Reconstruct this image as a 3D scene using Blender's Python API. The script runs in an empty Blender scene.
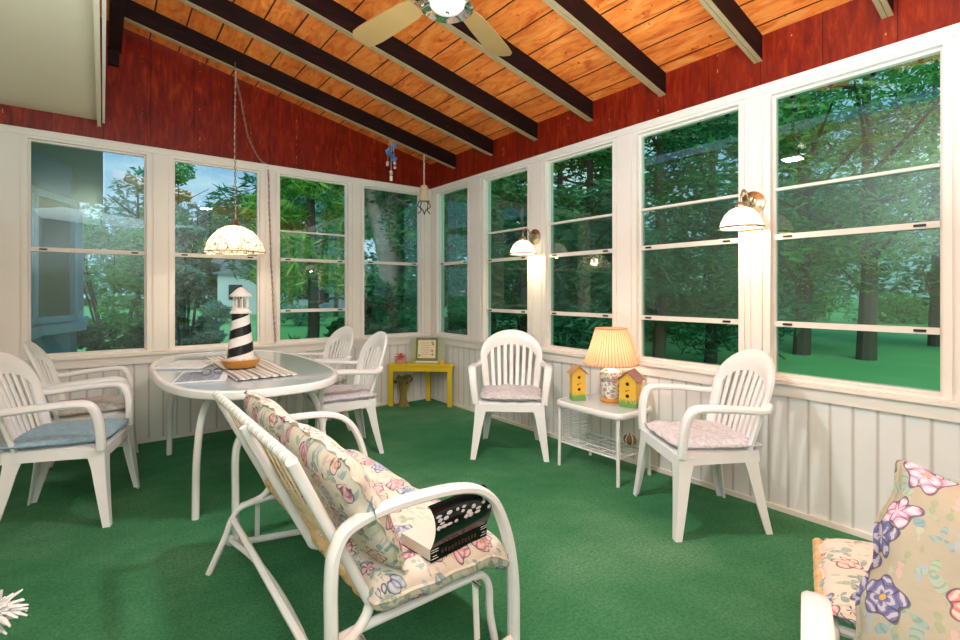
import bpy, math, random
import numpy as np
from mathutils import Vector, Matrix
R = math.radians; PI = math.pi
random.seed(7); rng = np.random.default_rng(11)
scene = bpy.context.scene
COL = scene.collection

# ------------------------------------------------------------------ camera, sky, lights, exposure
YAW = math.atan2(377, 486.6)
cam_data = bpy.data.cameras.new('camera'); cam = bpy.data.objects.new('camera', cam_data); COL.objects.link(cam)
cam.location = (0, 0, 1.22); cam.rotation_euler = (PI/2, 0, -YAW)
cam_data.sensor_width = 36; cam_data.lens = 486.6/960*36; cam_data.shift_y = -28/960; cam_data.clip_start = .05; cam_data.clip_end = 400
scene.camera = cam
vs = scene.view_settings
vs.view_transform = 'Standard'; vs.look = 'None'; vs.gamma = 1; vs.use_curve_mapping = False; vs.exposure = 0.0

world = bpy.data.worlds.new('sky'); scene.world = world; world.use_nodes = True
nt = world.node_tree; nt.nodes.clear()
N = nt.nodes.new; Lk = nt.links.new
tc = N('ShaderNodeTexCoord'); sp = N('ShaderNodeSeparateXYZ'); Lk(tc.outputs['Generated'], sp.inputs[0])
rp = N('ShaderNodeValToRGB'); Lk(sp.outputs[2], rp.inputs[0])
rp.color_ramp.elements[0].position = 0.0; rp.color_ramp.elements[0].color = (.50, .68, .80, 1)
rp.color_ramp.elements[1].position = 0.45; rp.color_ramp.elements[1].color = (.13, .33, .72, 1)
mp = N('ShaderNodeMapping'); mp.inputs['Scale'].default_value = (1, 1, 2.6); mp.inputs['Location'].default_value = (.35, .1, .2); Lk(tc.outputs['Generated'], mp.inputs[0])
nz = N('ShaderNodeTexNoise'); nz.inputs['Scale'].default_value = 3.2; nz.inputs['Detail'].default_value = 7; nz.inputs['Roughness'].default_value = .55; Lk(mp.outputs[0], nz.inputs[0])
cr = N('ShaderNodeValToRGB'); cr.color_ramp.elements[0].position = .47; cr.color_ramp.elements[1].position = .62; Lk(nz.outputs[0], cr.inputs[0])
mx = N('ShaderNodeMix'); mx.data_type = 'RGBA'; Lk(cr.outputs[0], mx.inputs[0]); Lk(rp.outputs[0], mx.inputs[6]); mx.inputs[7].default_value = (.72, .80, .88, 1)
bg = N('ShaderNodeBackground'); bg.inputs[1].default_value = 1.25; Lk(mx.outputs[2], bg.inputs[0])
wo = N('ShaderNodeOutputWorld'); Lk(bg.outputs[0], wo.inputs[0])

def light(name, kind, loc, power, color=(1, 1, 1), size=.1, rot=(0, 0, 0), size_y=None):
    d = bpy.data.lights.new(name, kind); d.energy = power; d.color = color
    if kind == 'AREA':
        d.shape = 'RECTANGLE'; d.size = size; d.size_y = size_y or size
    else: d.shadow_soft_size = size
    o = bpy.data.objects.new(name, d); COL.objects.link(o); o.location = loc; o.rotation_euler = rot
    return o
# added fill lights without fixtures: one bounced off the ceiling, one down from behind
light('bounce_fill', 'AREA', (.45, .1, 1.5), 235, (.80, .91, 1.0), 1.8, (R(180), 0, 0), 2.4)
light('room_fill', 'AREA', (.0, -1.3, 2.5), 40, (.72, .86, 1.0), 2.4, (0, 0, -YAW), 1.5)
sun = bpy.data.lights.new('overcast_sun', 'SUN'); sun.energy = 2.8; sun.angle = R(50); sun.color = (1, .98, .93)
so_ = bpy.data.objects.new('overcast_sun', sun); COL.objects.link(so_); so_.rotation_euler = Vector((-.55, -.62, .75)).to_track_quat('Z', 'Y').to_euler()

# ------------------------------------------------------------------ materials
def lin(c):
    if isinstance(c, str):
        c = c.lstrip('#'); c = [int(c[i:i+2], 16)/255 for i in (0, 2, 4)]
    return tuple((x/12.92 if x <= .04045 else ((x+.055)/1.055)**2.4) for x in c[:3]) + (1,)
class NT:
    def __init__(s, name):
        s.m = bpy.data.materials.new(name); s.m.use_nodes = True; s.t = s.m.node_tree
        s.b = s.t.nodes['Principled BSDF']; s.o = s.t.nodes['Material Output']
    def n(s, typ, **kw):
        x = s.t.nodes.new('ShaderNode' + typ)
        for k, v in kw.items():
            if k.startswith('i_'): x.inputs[int(k[2:])].default_value = v
            else: setattr(x, k, v)
        return x
    def l(s, a, b): s.t.links.new(a, b)
    def math(s, op, a, b=None, c=None):
        x = s.n('Math', operation=op)
        for i, v in enumerate((a, b, c)):
            if v is None: continue
            if isinstance(v, (int, float)): x.inputs[i].default_value = v
            else: s.l(v, x.inputs[i])
        return x.outputs[0]
    def coord(s, scale=(1, 1, 1), rot=(0, 0, 0)):
        t = s.n('TexCoord'); m = s.n('Mapping'); m.inputs['Scale'].default_value = scale; m.inputs['Rotation'].default_value = rot
        s.l(t.outputs['Object'], m.inputs[0]); return m.outputs[0]
    def noise(s, v, scale, detail=3, rough=.5, dist=0):
        x = s.n('TexNoise'); x.inputs['Scale'].default_value = scale; x.inputs['Detail'].default_value = detail
        x.inputs['Roughness'].default_value = rough; x.inputs['Distortion'].default_value = dist
        if v: s.l(v, x.inputs['Vector'])
        return x.outputs[0]
    def ramp(s, f, stops, interp='LINEAR'):
        r = s.n('ValToRGB'); cr = r.color_ramp; cr.interpolation = interp
        while len(cr.elements) < len(stops): cr.elements.new(.5)
        for e, (p, c) in zip(cr.elements, stops): e.position = p; e.color = lin(c)
        s.l(f, r.inputs[0]); return r.outputs[0]
    def mix(s, f, a, b, mode='MIX'):
        x = s.n('Mix', data_type='RGBA', blend_type=mode)
        for i, v in ((0, f), (6, a), (7, b)):
            if isinstance(v, (int, float)): x.inputs[i].default_value = v
            elif isinstance(v, (tuple, str)): x.inputs[i].default_value = lin(v)
            else: s.l(v, x.inputs[i])
        return x.outputs[2]
    def bump(s, h, strength=.3, dist=.01):
        b = s.n('Bump'); b.inputs['Strength'].default_value = strength; b.inputs['Distance'].default_value = dist
        s.l(h, b.inputs['Height']); s.l(b.outputs[0], s.b.inputs['Normal'])
def M(name, col, rough=.5, metal=0., var=.06, vscale=6, bump=0, bscale=60, spec=None):
    k = NT(name); k.b.inputs['Roughness'].default_value = rough; k.b.inputs['Metallic'].default_value = metal
    if spec is not None: k.b.inputs['Specular IOR Level'].default_value = spec
    v = k.coord(); c = lin(col)
    f = k.noise(v, vscale, 3)
    a = tuple(max(0, x*(1-var)) for x in c[:3]) + (1,); b = tuple(min(1, x*(1+var)) for x in c[:3]) + (1,)
    x = k.n('Mix', data_type='RGBA'); k.l(f, x.inputs[0]); x.inputs[6].default_value = a; x.inputs[7].default_value = b
    k.l(x.outputs[2], k.b.inputs['Base Color'])
    if bump: k.bump(k.noise(v, bscale, 3), bump, .004)
    return k.m

mCream = M('cream_paint', '#ece4da', .38, var=.03)
mWhitePaint = M('white_paint', '#e9e8e6', .4, var=.03)
mSoffit = M('soffit_paint', '#d9d0b4', .6, var=.03)
mPlastic = M('white_plastic', '#eeecea', .28, var=.02)
mTube = M('white_enamel', '#e8e6e4', .22, var=.03)
mAlu = M('sash_white', '#e6ddd2', .35, var=.05)
mBlack = M('black', '#14120f', .45)
mDarkMetal = M('dark_metal', '#3a342c', .4, .7)
mBrass = M('brushed_nickel', '#b9a98a', .25, .9)
mChrome = M('chrome', '#c9c6c0', .12, 1)
mGreyBrown = M('chain_bronze', '#a48f74', .35, .8)
mYellow = M('yellow_paint', '#e3c020', .4, var=.08)
mWoodLight = M('honey_wood', '#c98a35', .4, var=.2, vscale=12)
mSage = M('sage_paint', '#a9b38c', .5)
mLav = None

def mk_carpet():
    k = NT('green_carpet'); v = k.coord()
    big = k.noise(v, 1.1, 4, .6); fine = k.ramp(k.noise(v, 75, 4, .8), [(.36, '#000000'), (.64, '#ffffff')]); mid = k.noise(v, 9, 5, .75)
    c = k.ramp(big, [(.3, '#4c9a66'), (.5, '#70b882'), (.7, '#a0d8a8')])
    c = k.mix(k.math('MULTIPLY', fine, .6), c, '#14603a')
    c = k.mix(k.math('MULTIPLY', k.math('SMOOTH_MIN', mid, 1, 0), .5), c, '#2f8a58')
    k.l(c, k.b.inputs['Base Color']); k.b.inputs['Roughness'].default_value = .95; k.b.inputs['Specular IOR Level'].default_value = .15
    k.bump(k.math('ADD', fine, k.math('MULTIPLY', mid, .6)), .9, .012); return k.m
mCarpet = mk_carpet()
def mk_wains(axis):
    k = NT('wainscot_' + axis); v = k.coord(); s = k.n('SeparateXYZ'); k.l(v, s.inputs[0])
    f = k.math('FRACT', k.math('MULTIPLY', s.outputs[0 if axis == 'x' else 1], 1/.0985))
    d = k.math('ABSOLUTE', k.math('SUBTRACT', f, .5))           # 0 .. .5, groove near .5
    g = k.math('SMOOTH_MIN', k.math('MULTIPLY', k.math('SUBTRACT', .5, d), 9), 1, .2)
    nn = k.noise(v, 4, 3)
    c = k.mix(nn, '#e2e0dd', '#efedea'); c = k.mix(k.math('SUBTRACT', 1, g), c, '#c4bcb2')
    k.l(c, k.b.inputs['Base Color']); k.b.inputs['Roughness'].default_value = .35; k.bump(g, .45, .006); return k.m
mWainX = mk_wains('x'); mWainY = mk_wains('y')
def mk_redply(axis):
    k = NT('red_stained_plywood_' + axis); 
    v = k.coord((1, 1, .18)); v2 = k.coord()
    g = k.noise(v, 30, 6, .7, .6); big = k.noise(v2, 2.5, 4, .6)
    c = k.ramp(g, [(.32, '#560e04'), (.52, '#8a1e08'), (.72, '#b04214')])
    c = k.mix(k.math('MULTIPLY', big, .5), c, '#661004')
    s = k.n('SeparateXYZ'); k.l(v2, s.inputs[0])
    f = k.math('FRACT', k.math('MULTIPLY', s.outputs[0 if axis == 'x' else 1], 1/.305))
    seam = k.math('LESS_THAN', f, .018)
    c = k.mix(k.math('MULTIPLY', seam, .8), c, '#2a0604')
    # pale putty nail spots in broken vertical rows
    nn = k.noise(k.coord((1, 1, 1)), 38, 2)
    f2 = k.math('LESS_THAN', k.math('ABSOLUTE', k.math('SUBTRACT', k.math('FRACT', k.math('MULTIPLY', s.outputs[0 if axis == 'x' else 1], 1/.406)), .62)), .007)
    sp_ = k.math('MULTIPLY', f2, k.math('GREATER_THAN', nn, .60))
    c = k.mix(sp_, c, '#c9884f')
    k.l(c, k.b.inputs['Base Color']); k.b.inputs['Roughness'].default_value = .33; k.bump(g, .15, .004); return k.m
mRedX = mk_redply('x'); mRedY = mk_redply('y')
def mk_ceil():
    k = NT('orange_roof_boards'); v = k.coord()
    s = k.n('SeparateXYZ'); k.l(v, s.inputs[0])
    u = k.math('MULTIPLY', s.outputs[0], 1/.2); cell = k.math('FLOOR', u); f = k.math('FRACT', u)
    wn = k.n('TexWhiteNoise', noise_dimensions='1D'); k.l(cell, wn.inputs['W'])
    g = k.noise(k.coord((1.0, .25, 1)), 16, 6, .65, 1.2)
    c = k.ramp(g, [(.3, '#c24e14'), (.5, '#f48632'), (.72, '#ffac58')])
    c = k.mix(k.math('MULTIPLY', wn.outputs[0], .35), c, '#b3501c')
    seam = k.math('LESS_THAN', k.math('ABSOLUTE', k.math('SUBTRACT', f, .5)), .025)
    c = k.mix(seam, c, '#2a0e05')
    kn = k.noise(v, 26, 1); c = k.mix(k.math('MULTIPLY', k.math('GREATER_THAN', kn, .735), .6), c, '#4a1c08')
    k.l(c, k.b.inputs['Base Color']); k.b.inputs['Roughness'].default_value = .5; k.bump(k.math('SUBTRACT', 1, seam), .6, .01); return k.m
mCeil = mk_ceil()
def mk_dark_rafter():
    k = NT('dark_stained_timber'); g = k.noise(k.coord((.3, 2, 2)), 20, 5, .6, .5)
    k.l(k.ramp(g, [(.3, '#0e0403'), (.55, '#1f0805'), (.75, '#371008')]), k.b.inputs['Base Color']); k.b.inputs['Roughness'].default_value = .7; k.b.inputs['Specular IOR Level'].default_value = .2; return k.m
mRafter = mk_dark_rafter()
mBead = M('bare_edge_wood', '#a08c66', .5, var=.15, vscale=14)
def mk_glass(name, tint, rough=.0, haze=0.0, ior=1.45):
    k = NT(name); k.t.nodes.remove(k.b)
    tr = k.n('BsdfTransparent'); tr.inputs[0].default_value = tint + (1,)
    gl = k.n('BsdfGlossy'); gl.inputs['Roughness'].default_value = rough; gl.inputs['Color'].default_value = (1, 1, 1, 1)
    lw = k.n('LayerWeight'); lw.inputs[0].default_value = .5; f0 = ((ior-1)/(ior+1))**2
    fr = k.math('ADD', k.math('MULTIPLY', k.math('POWER', lw.outputs['Facing'], 5), (1-f0)*.6), f0)
    m1 = k.n('MixShader'); k.l(fr, m1.inputs[0]); k.l(tr.outputs[0], m1.inputs[1]); k.l(gl.outputs[0], m1.inputs[2])
    out = m1.outputs[0]
    if haze:
        df = k.n('BsdfDiffuse'); df.inputs[0].default_value = (.35, .42, .36, 1)
        st = k.noise(k.coord((9, 9, .9)), 16, 5, .7); sp_ = k.noise(k.coord(), 130, 2, .6)
        f = k.math('MULTIPLY', k.math('ADD', k.math('GREATER_THAN', sp_, .66), k.math('MULTIPLY', st, 1.0)), haze)
        m2 = k.n('MixShader'); k.l(f, m2.inputs[0]); k.l(out, m2.inputs[1]); k.l(df.outputs[0], m2.inputs[2]); out = m2.outputs[0]
    k.l(out, k.o.inputs[0]); return k.m
mGlassL = mk_glass('back_window_glass', (.80, .93, .92), 0, 0, 1.5)
mGlassR = mk_glass('tinted_window_glass', (.74, .94, .86), 0, 0, 1.6)
mGlassD = mk_glass('rain_spotted_screen_glass', (.60, .80, .72), 0, .055, 1.6)
mScreen = mk_glass('insect_screen', (.62, .78, .70), .3, 0, 1.15)
def mk_floral(name, base, scale, dark=0.0, pal=None):
    k = NT(name); tcd = k.n('TexCoord'); 
    nzv = k.n('TexNoise'); nzv.inputs['Scale'].default_value = 9; k.l(tcd.outputs['Object'], nzv.inputs['Vector'])
    ad = k.n('VectorMath', operation='MULTIPLY_ADD'); k.l(nzv.outputs['Color'], ad.inputs[0]); ad.inputs[1].default_value = (.05, .05, .05); k.l(tcd.outputs['Object'], ad.inputs[2])
    P_ = ad.outputs[0]
    def vor(sc, off):
        mpn = k.n('Mapping'); mpn.inputs['Location'].default_value = off; mpn.inputs['Scale'].default_value = (sc, sc, sc); k.l(P_, mpn.inputs[0])
        vo = k.n('TexVoronoi'); vo.inputs['Scale'].default_value = 1; k.l(mpn.outputs[0], vo.inputs['Vector'])
        sb = k.n('VectorMath', operation='SUBTRACT'); k.l(mpn.outputs[0], sb.inputs[0]); k.l(vo.outputs['Position'], sb.inputs[1])
        s = k.n('SeparateXYZ'); k.l(sb.outputs[0], s.inputs[0])
        ang = k.math('ARCTAN2', k.math('ADD', s.outputs[0], k.math('MULTIPLY', s.outputs[2], .7)), s.outputs[1])
        cs = k.n('SeparateXYZ'); k.l(vo.outputs['Color'], cs.inputs[0])
        return vo.outputs['Distance'], ang, cs
    pal = pal or ['#c9808f', '#d9a0a4', '#8fa3bd', '#e2b7a6', '#a9b8cc']
    n1 = k.noise(tcd.outputs['Object'], 45, 4, .6)
    col = k.mix(n1, base, tuple(min(1, x*1.06) for x in [int(base[i:i+2], 16)/255 for i in (1, 3, 5)]))
    # leaves
    d, a, cs = vor(scale*1.5, (3.1, 1.7, .4))
    pr = k.math('ADD', k.math('MULTIPLY', k.math('COSINE', k.math('MULTIPLY', a, 3)), .17), .30)
    lf = k.math('LESS_THAN', d, pr)
    vein = k.math('GREATER_THAN', k.math('SINE', k.math('MULTIPLY', d, 45)), .6)
    lc = k.ramp(cs.outputs[0], [(0, '#7e9c96'), (.35, '#9fb39a'), (.6, '#6f93a3'), (1, '#b9c2a6')])
    lc = k.mix(k.math('MULTIPLY', vein, .35), lc, '#4b6468')
    col = k.mix(k.math('MULTIPLY', lf, .85), col, lc)
    d, a, cs = vor(scale*2.3, (7.1, .7, 2.4))
    pr = k.math('ADD', k.math('MULTIPLY', k.math('COSINE', k.math('MULTIPLY', a, 2)), .2), .26)
    col = k.mix(k.math('MULTIPLY', k.math('LESS_THAN', d, pr), .6), col, k.ramp(cs.outputs[1], [(0, '#a9b8a0'), (.3, '#c9a2a2'), (.55, '#93a9b6'), (.8, '#8a9a76')], 'CONSTANT'))
    # blossoms
    d, a, cs = vor(scale, (0, 0, 0))
    pr = k.math('ADD', k.math('MULTIPLY', k.math('COSINE', k.math('MULTIPLY', a, 5)), .06), .40)
    inn = k.math('LESS_THAN', d, pr)
    ring = k.math('SINE', k.math('ADD', k.math('MULTIPLY', d, 30), k.math('ADD', k.math('MULTIPLY', k.math('COSINE', k.math('MULTIPLY', a, 5)), 1.3), k.math('MULTIPLY', n1, 5))))
    rad = k.math('LESS_THAN', k.math('ABSOLUTE', k.math('SINE', k.math('ADD', k.math('MULTIPLY', a, 2.5), k.math('MULTIPLY', d, 3)))), .16)
    fc = k.ramp(cs.outputs[1], [(i/len(pal), c) for i, c in enumerate(pal)], 'CONSTANT')
    fc = k.mix(k.math('MULTIPLY', k.math('GREATER_THAN', ring, .35), .45), fc, '#f0dcd6')
    fc = k.mix(k.math('MULTIPLY', k.math('LESS_THAN', ring, -.84), .55), fc, '#6a4560')
    fc = k.mix(k.math('MULTIPLY', rad, .6), fc, '#3f3550')
    fc = k.mix(k.math('LESS_THAN', d, .07), fc, '#c9a14a')
    edge = k.math('LESS_THAN', k.math('ABSOLUTE', k.math('SUBTRACT', d, pr)), .022)
    pres = k.math('GREATER_THAN', cs.outputs[2], .22)
    col = k.mix(k.math('MULTIPLY', inn, pres), col, fc)
    col = k.mix(k.math('MULTIPLY', k.math('MULTIPLY', edge, pres), .75), col, '#4a4250')
    if dark: col = k.mix(dark, col, '#6b5038', 'MULTIPLY')
    k.l(col, k.b.inputs['Base Color']); k.b.inputs['Roughness'].default_value = .8; k.b.inputs['Specular IOR Level'].default_value = .2
    k.bump(n1, .25, .004); return k.m
mFloral = mk_floral('rose_print_cotton', '#d3c6b6', 11)
mFloralBig = mk_floral('large_flower_print_cotton', '#a39a86', 11, 0, ['#54597c', '#e08a78', '#d8a8bd', '#6b7299', '#c98a9c'])
def mk_stripe(name, cols, scale, axis=0):
    k = NT(name); v = k.coord(); s = k.n('SeparateXYZ'); k.l(v, s.inputs[0])
    f = k.math('FRACT', k.math('MULTIPLY', s.outputs[axis], scale))
    c = k.ramp(f, [(i/len(cols), x) for i, x in enumerate(cols)], 'CONSTANT')
    k.l(c, k.b.inputs['Base Color']); k.b.inputs['Roughness'].default_value = .85; k.bump(k.noise(v, 200, 2), .2, .002); return k.m
mTowel = mk_stripe('striped_cloth', ['#d8d2c8', '#a99c8e', '#e2ddd4', '#d8d2c8', '#7d7672', '#cfc7bb', '#e2ddd4', '#b7a99b'], 9, 0)
def mk_cushfab(name, a, b, c3):
    k = NT(name); v = k.coord(); n1 = k.noise(v, 22, 5, .65, 2); n2 = k.noise(v, 70, 3)
    c = k.ramp(n1, [(.3, a), (.5, b), (.68, c3)]); k.l(c, k.b.inputs['Base Color']); k.b.inputs['Roughness'].default_value = .8; k.bump(n2, .3, .004); return k.m
mCushBlue = mk_cushfab('faded_blue_fabric', '#7f9db0', '#8fabbc', '#a9bfca')
mCushLav = mk_cushfab('faded_lavender_print', '#a9a5b3', '#cdc7cb', '#ded9d8')
mCushGrey = mk_cushfab('faded_grey_print', '#8f8a8c', '#bdb4ae', '#d0c9c0')
mCane = M('rattan_cane', '#d2c29c', .5, var=.3, vscale=30)
mTopRail = None
mCaneWrap = M('rattan_wrap', '#c9a878', .5, var=.35, vscale=40)
mTableGlass = mk_glass('frosted_table_glass', (.8, .85, .88), .05, 0, 1.5)
def mk_frost(name, col, rough):
    k = NT(name); v = k.coord(); k.b.inputs['Roughness'].default_value = rough
    k.l(k.mix(k.noise(v, 30, 3), col, tuple(min(1, x*1.04) for x in [int(col[i:i+2], 16)/255 for i in (1, 3, 5)])), k.b.inputs['Base Color'])
    k.b.inputs['Coat Weight'].default_value = .6; k.b.inputs['Coat Roughness'].default_value = .05; return k.m
mTableTop = mk_frost('pebbled_table_glass', '#b9c2c6', .25)
def mk_emit(name, col, emis, strength, rough=.4):
    k = NT(name); k.b.inputs['Base Color'].default_value = lin(col); k.b.inputs['Roughness'].default_value = rough
    k.b.inputs['Emission Color'].default_value = lin(emis); k.b.inputs['Emission Strength'].default_value = strength; return k.m
mBulb = mk_emit('lit_bulb', '#ffffff', '#fff0d2', 12)
mOpal = mk_emit('lit_opal_glass', '#fbf4e6', '#fff0d8', 1.15)
def mk_shade():
    k = NT('pleated_peach_fabric'); k.t.nodes.remove(k.b)
    s = k.n('SeparateXYZ'); k.l(k.coord(), s.inputs[0]); f = k.math('FRACT', k.math('MULTIPLY', k.math('ARCTAN2', s.outputs[1], s.outputs[0]), 48/(2*PI)))
    c = k.mix(k.math('LESS_THAN', f, .3), '#f0bb96', '#cf8f6c')
    df = k.n('BsdfDiffuse'); k.l(c, df.inputs[0]); tl = k.n('BsdfTranslucent'); k.l(c, tl.inputs[0])
    m = k.n('MixShader'); m.inputs[0].default_value = .55; k.l(df.outputs[0], m.inputs[1]); k.l(tl.outputs[0], m.inputs[2]); k.l(m.outputs[0], k.o.inputs[0]); return k.m
mShade = mk_shade()
def mk_capiz():
    k = NT('leaded_pendant_glass'); v = k.coord(); vo = k.n('TexVoronoi', feature='DISTANCE_TO_EDGE'); vo.inputs['Scale'].default_value = 22; k.l(v, vo.inputs['Vector'])
    e = k.math('LESS_THAN', vo.outputs['Distance'], .045); k.t.nodes.remove(k.b)
    df = k.n('BsdfDiffuse'); k.l(k.mix(e, '#e6dcc8', '#7a5f40'), df.inputs[0]); tl = k.n('BsdfTranslucent'); k.l(k.mix(e, '#e8dcc4', '#5a4020'), tl.inputs[0])
    m = k.n('MixShader'); m.inputs[0].default_value = .6; k.l(df.outputs[0], m.inputs[1]); k.l(tl.outputs[0], m.inputs[2])
    tr = k.n('BsdfTransparent'); m2 = k.n('MixShader'); m2.inputs[0].default_value = .3; k.l(m.outputs[0], m2.inputs[1]); k.l(tr.outputs[0], m2.inputs[2]); k.l(m2.outputs[0], k.o.inputs[0]); return k.m
mCapiz = mk_capiz()

# ------------------------------------------------------------------ mesh tools
class MB:
    def __init__(s): s.v = []; s.f = []
    def add(s, vs_, fs):
        o = len(s.v); s.v += [tuple(p) for p in vs_]; s.f += [tuple(i+o for i in f) for f in fs]; return s
    def box(s, c, d, rot=None, bev=0.0):
        x, y, z = d[0]/2, d[1]/2, d[2]/2
        m = rot if isinstance(rot, Matrix) else (Matrix.Rotation(rot, 3, 'Z') if rot else Matrix.Identity(3)); c = Vector(c)
        if bev <= 0:
            P = [(-x, -y, -z), (x, -y, -z), (x, y, -z), (-x, y, -z), (-x, -y, z), (x, -y, z), (x, y, z), (-x, y, z)]
            F = [(0, 3, 2, 1), (4, 5, 6, 7), (0, 1, 5, 4), (1, 2, 6, 5), (2, 3, 7, 6), (3, 0, 4, 7)]
        else:
            b = min(bev, x*.9, y*.9, z*.9); P = []
            for zz, e in ((-z, b), (-z+b, 0), (z-b, 0), (z, b)):
                X, Y = x-e, y-e
                P += [(-X+b*(e == 0), -Y, zz), (X-b*(e == 0), -Y, zz), (X, -Y+b*(e == 0), zz), (X, Y-b*(e == 0), zz), (X-b*(e == 0), Y, zz), (-X+b*(e == 0), Y, zz), (-X, Y-b*(e == 0), zz), (-X, -Y+b*(e == 0), zz)]
            F = [tuple(range(7, -1, -1)), tuple(range(24, 32))]
            for r in range(3):
                for i in range(8): F.append((r*8+i, r*8+(i+1) % 8, r*8+8+(i+1) % 8, r*8+8+i))
        return s.add([m @ Vector(p) + c for p in P], F)
    def bar(s, a, b, w, h, up=(0, 0, 1)):
        a = Vector(a); b = Vector(b); return s.sweep([a, b], [rect(w, h)]*2, up)
    def sweep(s, pts, secs, up=(0, 0, 1), closed=False, cap=True):
        pts = [Vector(p) for p in pts]; n = len(pts); k = len(secs[0]); V = []; u0 = Vector(up)
        for i, p in enumerate(pts):
            if closed: t = (pts[(i+1) % n]-pts[i-1])
            else: t = (pts[min(i+1, n-1)]-pts[max(i-1, 0)])
            t.normalize(); u = u0 - t*u0.dot(t)
            if u.length < 1e-3: u = Vector((1, 0, 0)) - t*t.x
            u.normalize(); r = t.cross(u); u0 = u
            if up != (0, 0, 1) or True: pass
            for (a_, b_) in secs[i]: V.append(p + r*a_ + u*b_)
        F = []
        for i in range(n if closed else n-1):
            j = (i+1) % n
            for q in range(k): F.append((i*k+q, i*k+(q+1) % k, j*k+(q+1) % k, j*k+q))
        if cap and not closed: F += [tuple(range(k-1, -1, -1)), tuple(range((n-1)*k, n*k))]
        return s.add(V, F)
    def tube(s, pts, r, n=8, sm=0, closed=False, up=(0, 0, 1)):
        if sm: pts = smooth(pts, sm, closed)
        rr = r if isinstance(r, (list, tuple)) else [r]*len(pts)
        if len(rr) != len(pts): rr = list(np.interp(np.linspace(0, 1, len(pts)), np.linspace(0, 1, len(rr)), rr))
        return s.sweep(pts, [ell(q, q, n) for q in rr], up, closed)
    def lathe(s, prof, c=(0, 0, 0), n=24, wob=None):
        V = []; F = []; k = len(prof)
        for i in range(n):
            a = 2*PI*i/n
            for j, (r, z) in enumerate(prof):
                q = r*(wob(a, j/(k-1)) if wob else 1); V.append((c[0]+q*math.cos(a), c[1]+q*math.sin(a), c[2]+z))
        for i in range(n):
            for j in range(k-1):
                a_, b_ = i*k+j, ((i+1) % n)*k+j; F.append((a_, b_, b_+1, a_+1))
        return s.add(V, F)
    def prism(s, poly, z0, z1):
        n = len(poly)
        V = [(x, y, z0) for x, y in poly]+[(x, y, z1) for x, y in poly]
        return s.add(V, [tuple(range(n-1, -1, -1)), tuple(range(n, 2*n))]+[(i, (i+1) % n, n+(i+1) % n, n+i) for i in range(n)])
    def sphere(s, c, r, n=10, m=7):
        rr = r if isinstance(r, (tuple, list)) else (r, r, r); V = []; F = []
        for j in range(m+1):
            t = PI*j/m
            for i in range(n): a = 2*PI*i/n; V.append((c[0]+rr[0]*math.sin(t)*math.cos(a), c[1]+rr[1]*math.sin(t)*math.sin(a), c[2]+rr[2]*math.cos(t)))
        for j in range(m):
            for i in range(n): F.append((j*n+i, (j+1)*n+i, (j+1)*n+(i+1) % n, j*n+(i+1) % n))
        return s.add(V, F)
    def build(s, name, mat, parent=None, smooth_=True, label=None, loc=None):
        me = bpy.data.meshes.new(name); me.from_pydata(s.v, [], s.f); me.update()
        o = bpy.data.objects.new(name, me); COL.objects.link(o); me.materials.append(mat)
        if smooth_:
            me.polygons.foreach_set('use_smooth', [True]*len(me.polygons))
            try: me.set_sharp_from_angle(angle=R(38))
            except Exception: pass
        if parent: o.parent = parent
        if label: o['label'] = label
        if loc: o.location = loc
        return o
def ell(a, b, n=10, p=2.0):
    o = []
    for i in range(n):
        t = 2*PI*i/n; c, s_ = math.cos(t), math.sin(t)
        o.append((a*math.copysign(abs(c)**(2/p), c), b*math.copysign(abs(s_)**(2/p), s_)))
    return o
def rect(w, h): return [(-w/2, -h/2), (w/2, -h/2), (w/2, h/2), (-w/2, h/2)]
def smooth(pts, k=5, closed=False):
    P = [Vector(p) for p in pts]; n = len(P); out = []
    rngi = range(n if closed else n-1)
    for i in rngi:
        p0 = P[i-1] if (closed or i > 0) else P[0]*2-P[1]; p1 = P[i]; p2 = P[(i+1) % n]; p3 = P[(i+2) % n] if (closed or i+2 < n) else P[-1]*2-P[-2]
        for j in range(k):
            t = j/k; out.append(.5*((2*p1)+(p2-p0)*t+(2*p0-5*p1+4*p2-p3)*t*t+(3*p1-p0-3*p2+p3)*t**3))
    if not closed: out.append(P[-1])
    return out
def tag(o, label=None, cat=None, group=None, kind=None):
    if label: o['label'] = label
    if cat: o['category'] = cat
    if group: o['group'] = group
    if kind: o['kind'] = kind
    return o
def thing(name, label, cat, loc=(0, 0, 0), rz=0, group=None):
    o = bpy.data.objects.new(name, None); COL.objects.link(o); o.empty_display_size = .05; o.location = loc; o.rotation_euler = (0, 0, rz)
    return tag(o, label, cat, group)
def struct(o): o['kind'] = 'structure'; return o
def copy_tree(o, parent=None):
    c = o.copy(); COL.objects.link(c)
    if parent: c.parent = parent; c.matrix_parent_inverse = o.matrix_parent_inverse.copy()
    for ch in list(KIDS.get(o.name, [])) or [x for x in bpy.data.objects if x.parent == o]: copy_tree(ch, c)
    return c
KIDS = {}
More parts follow.
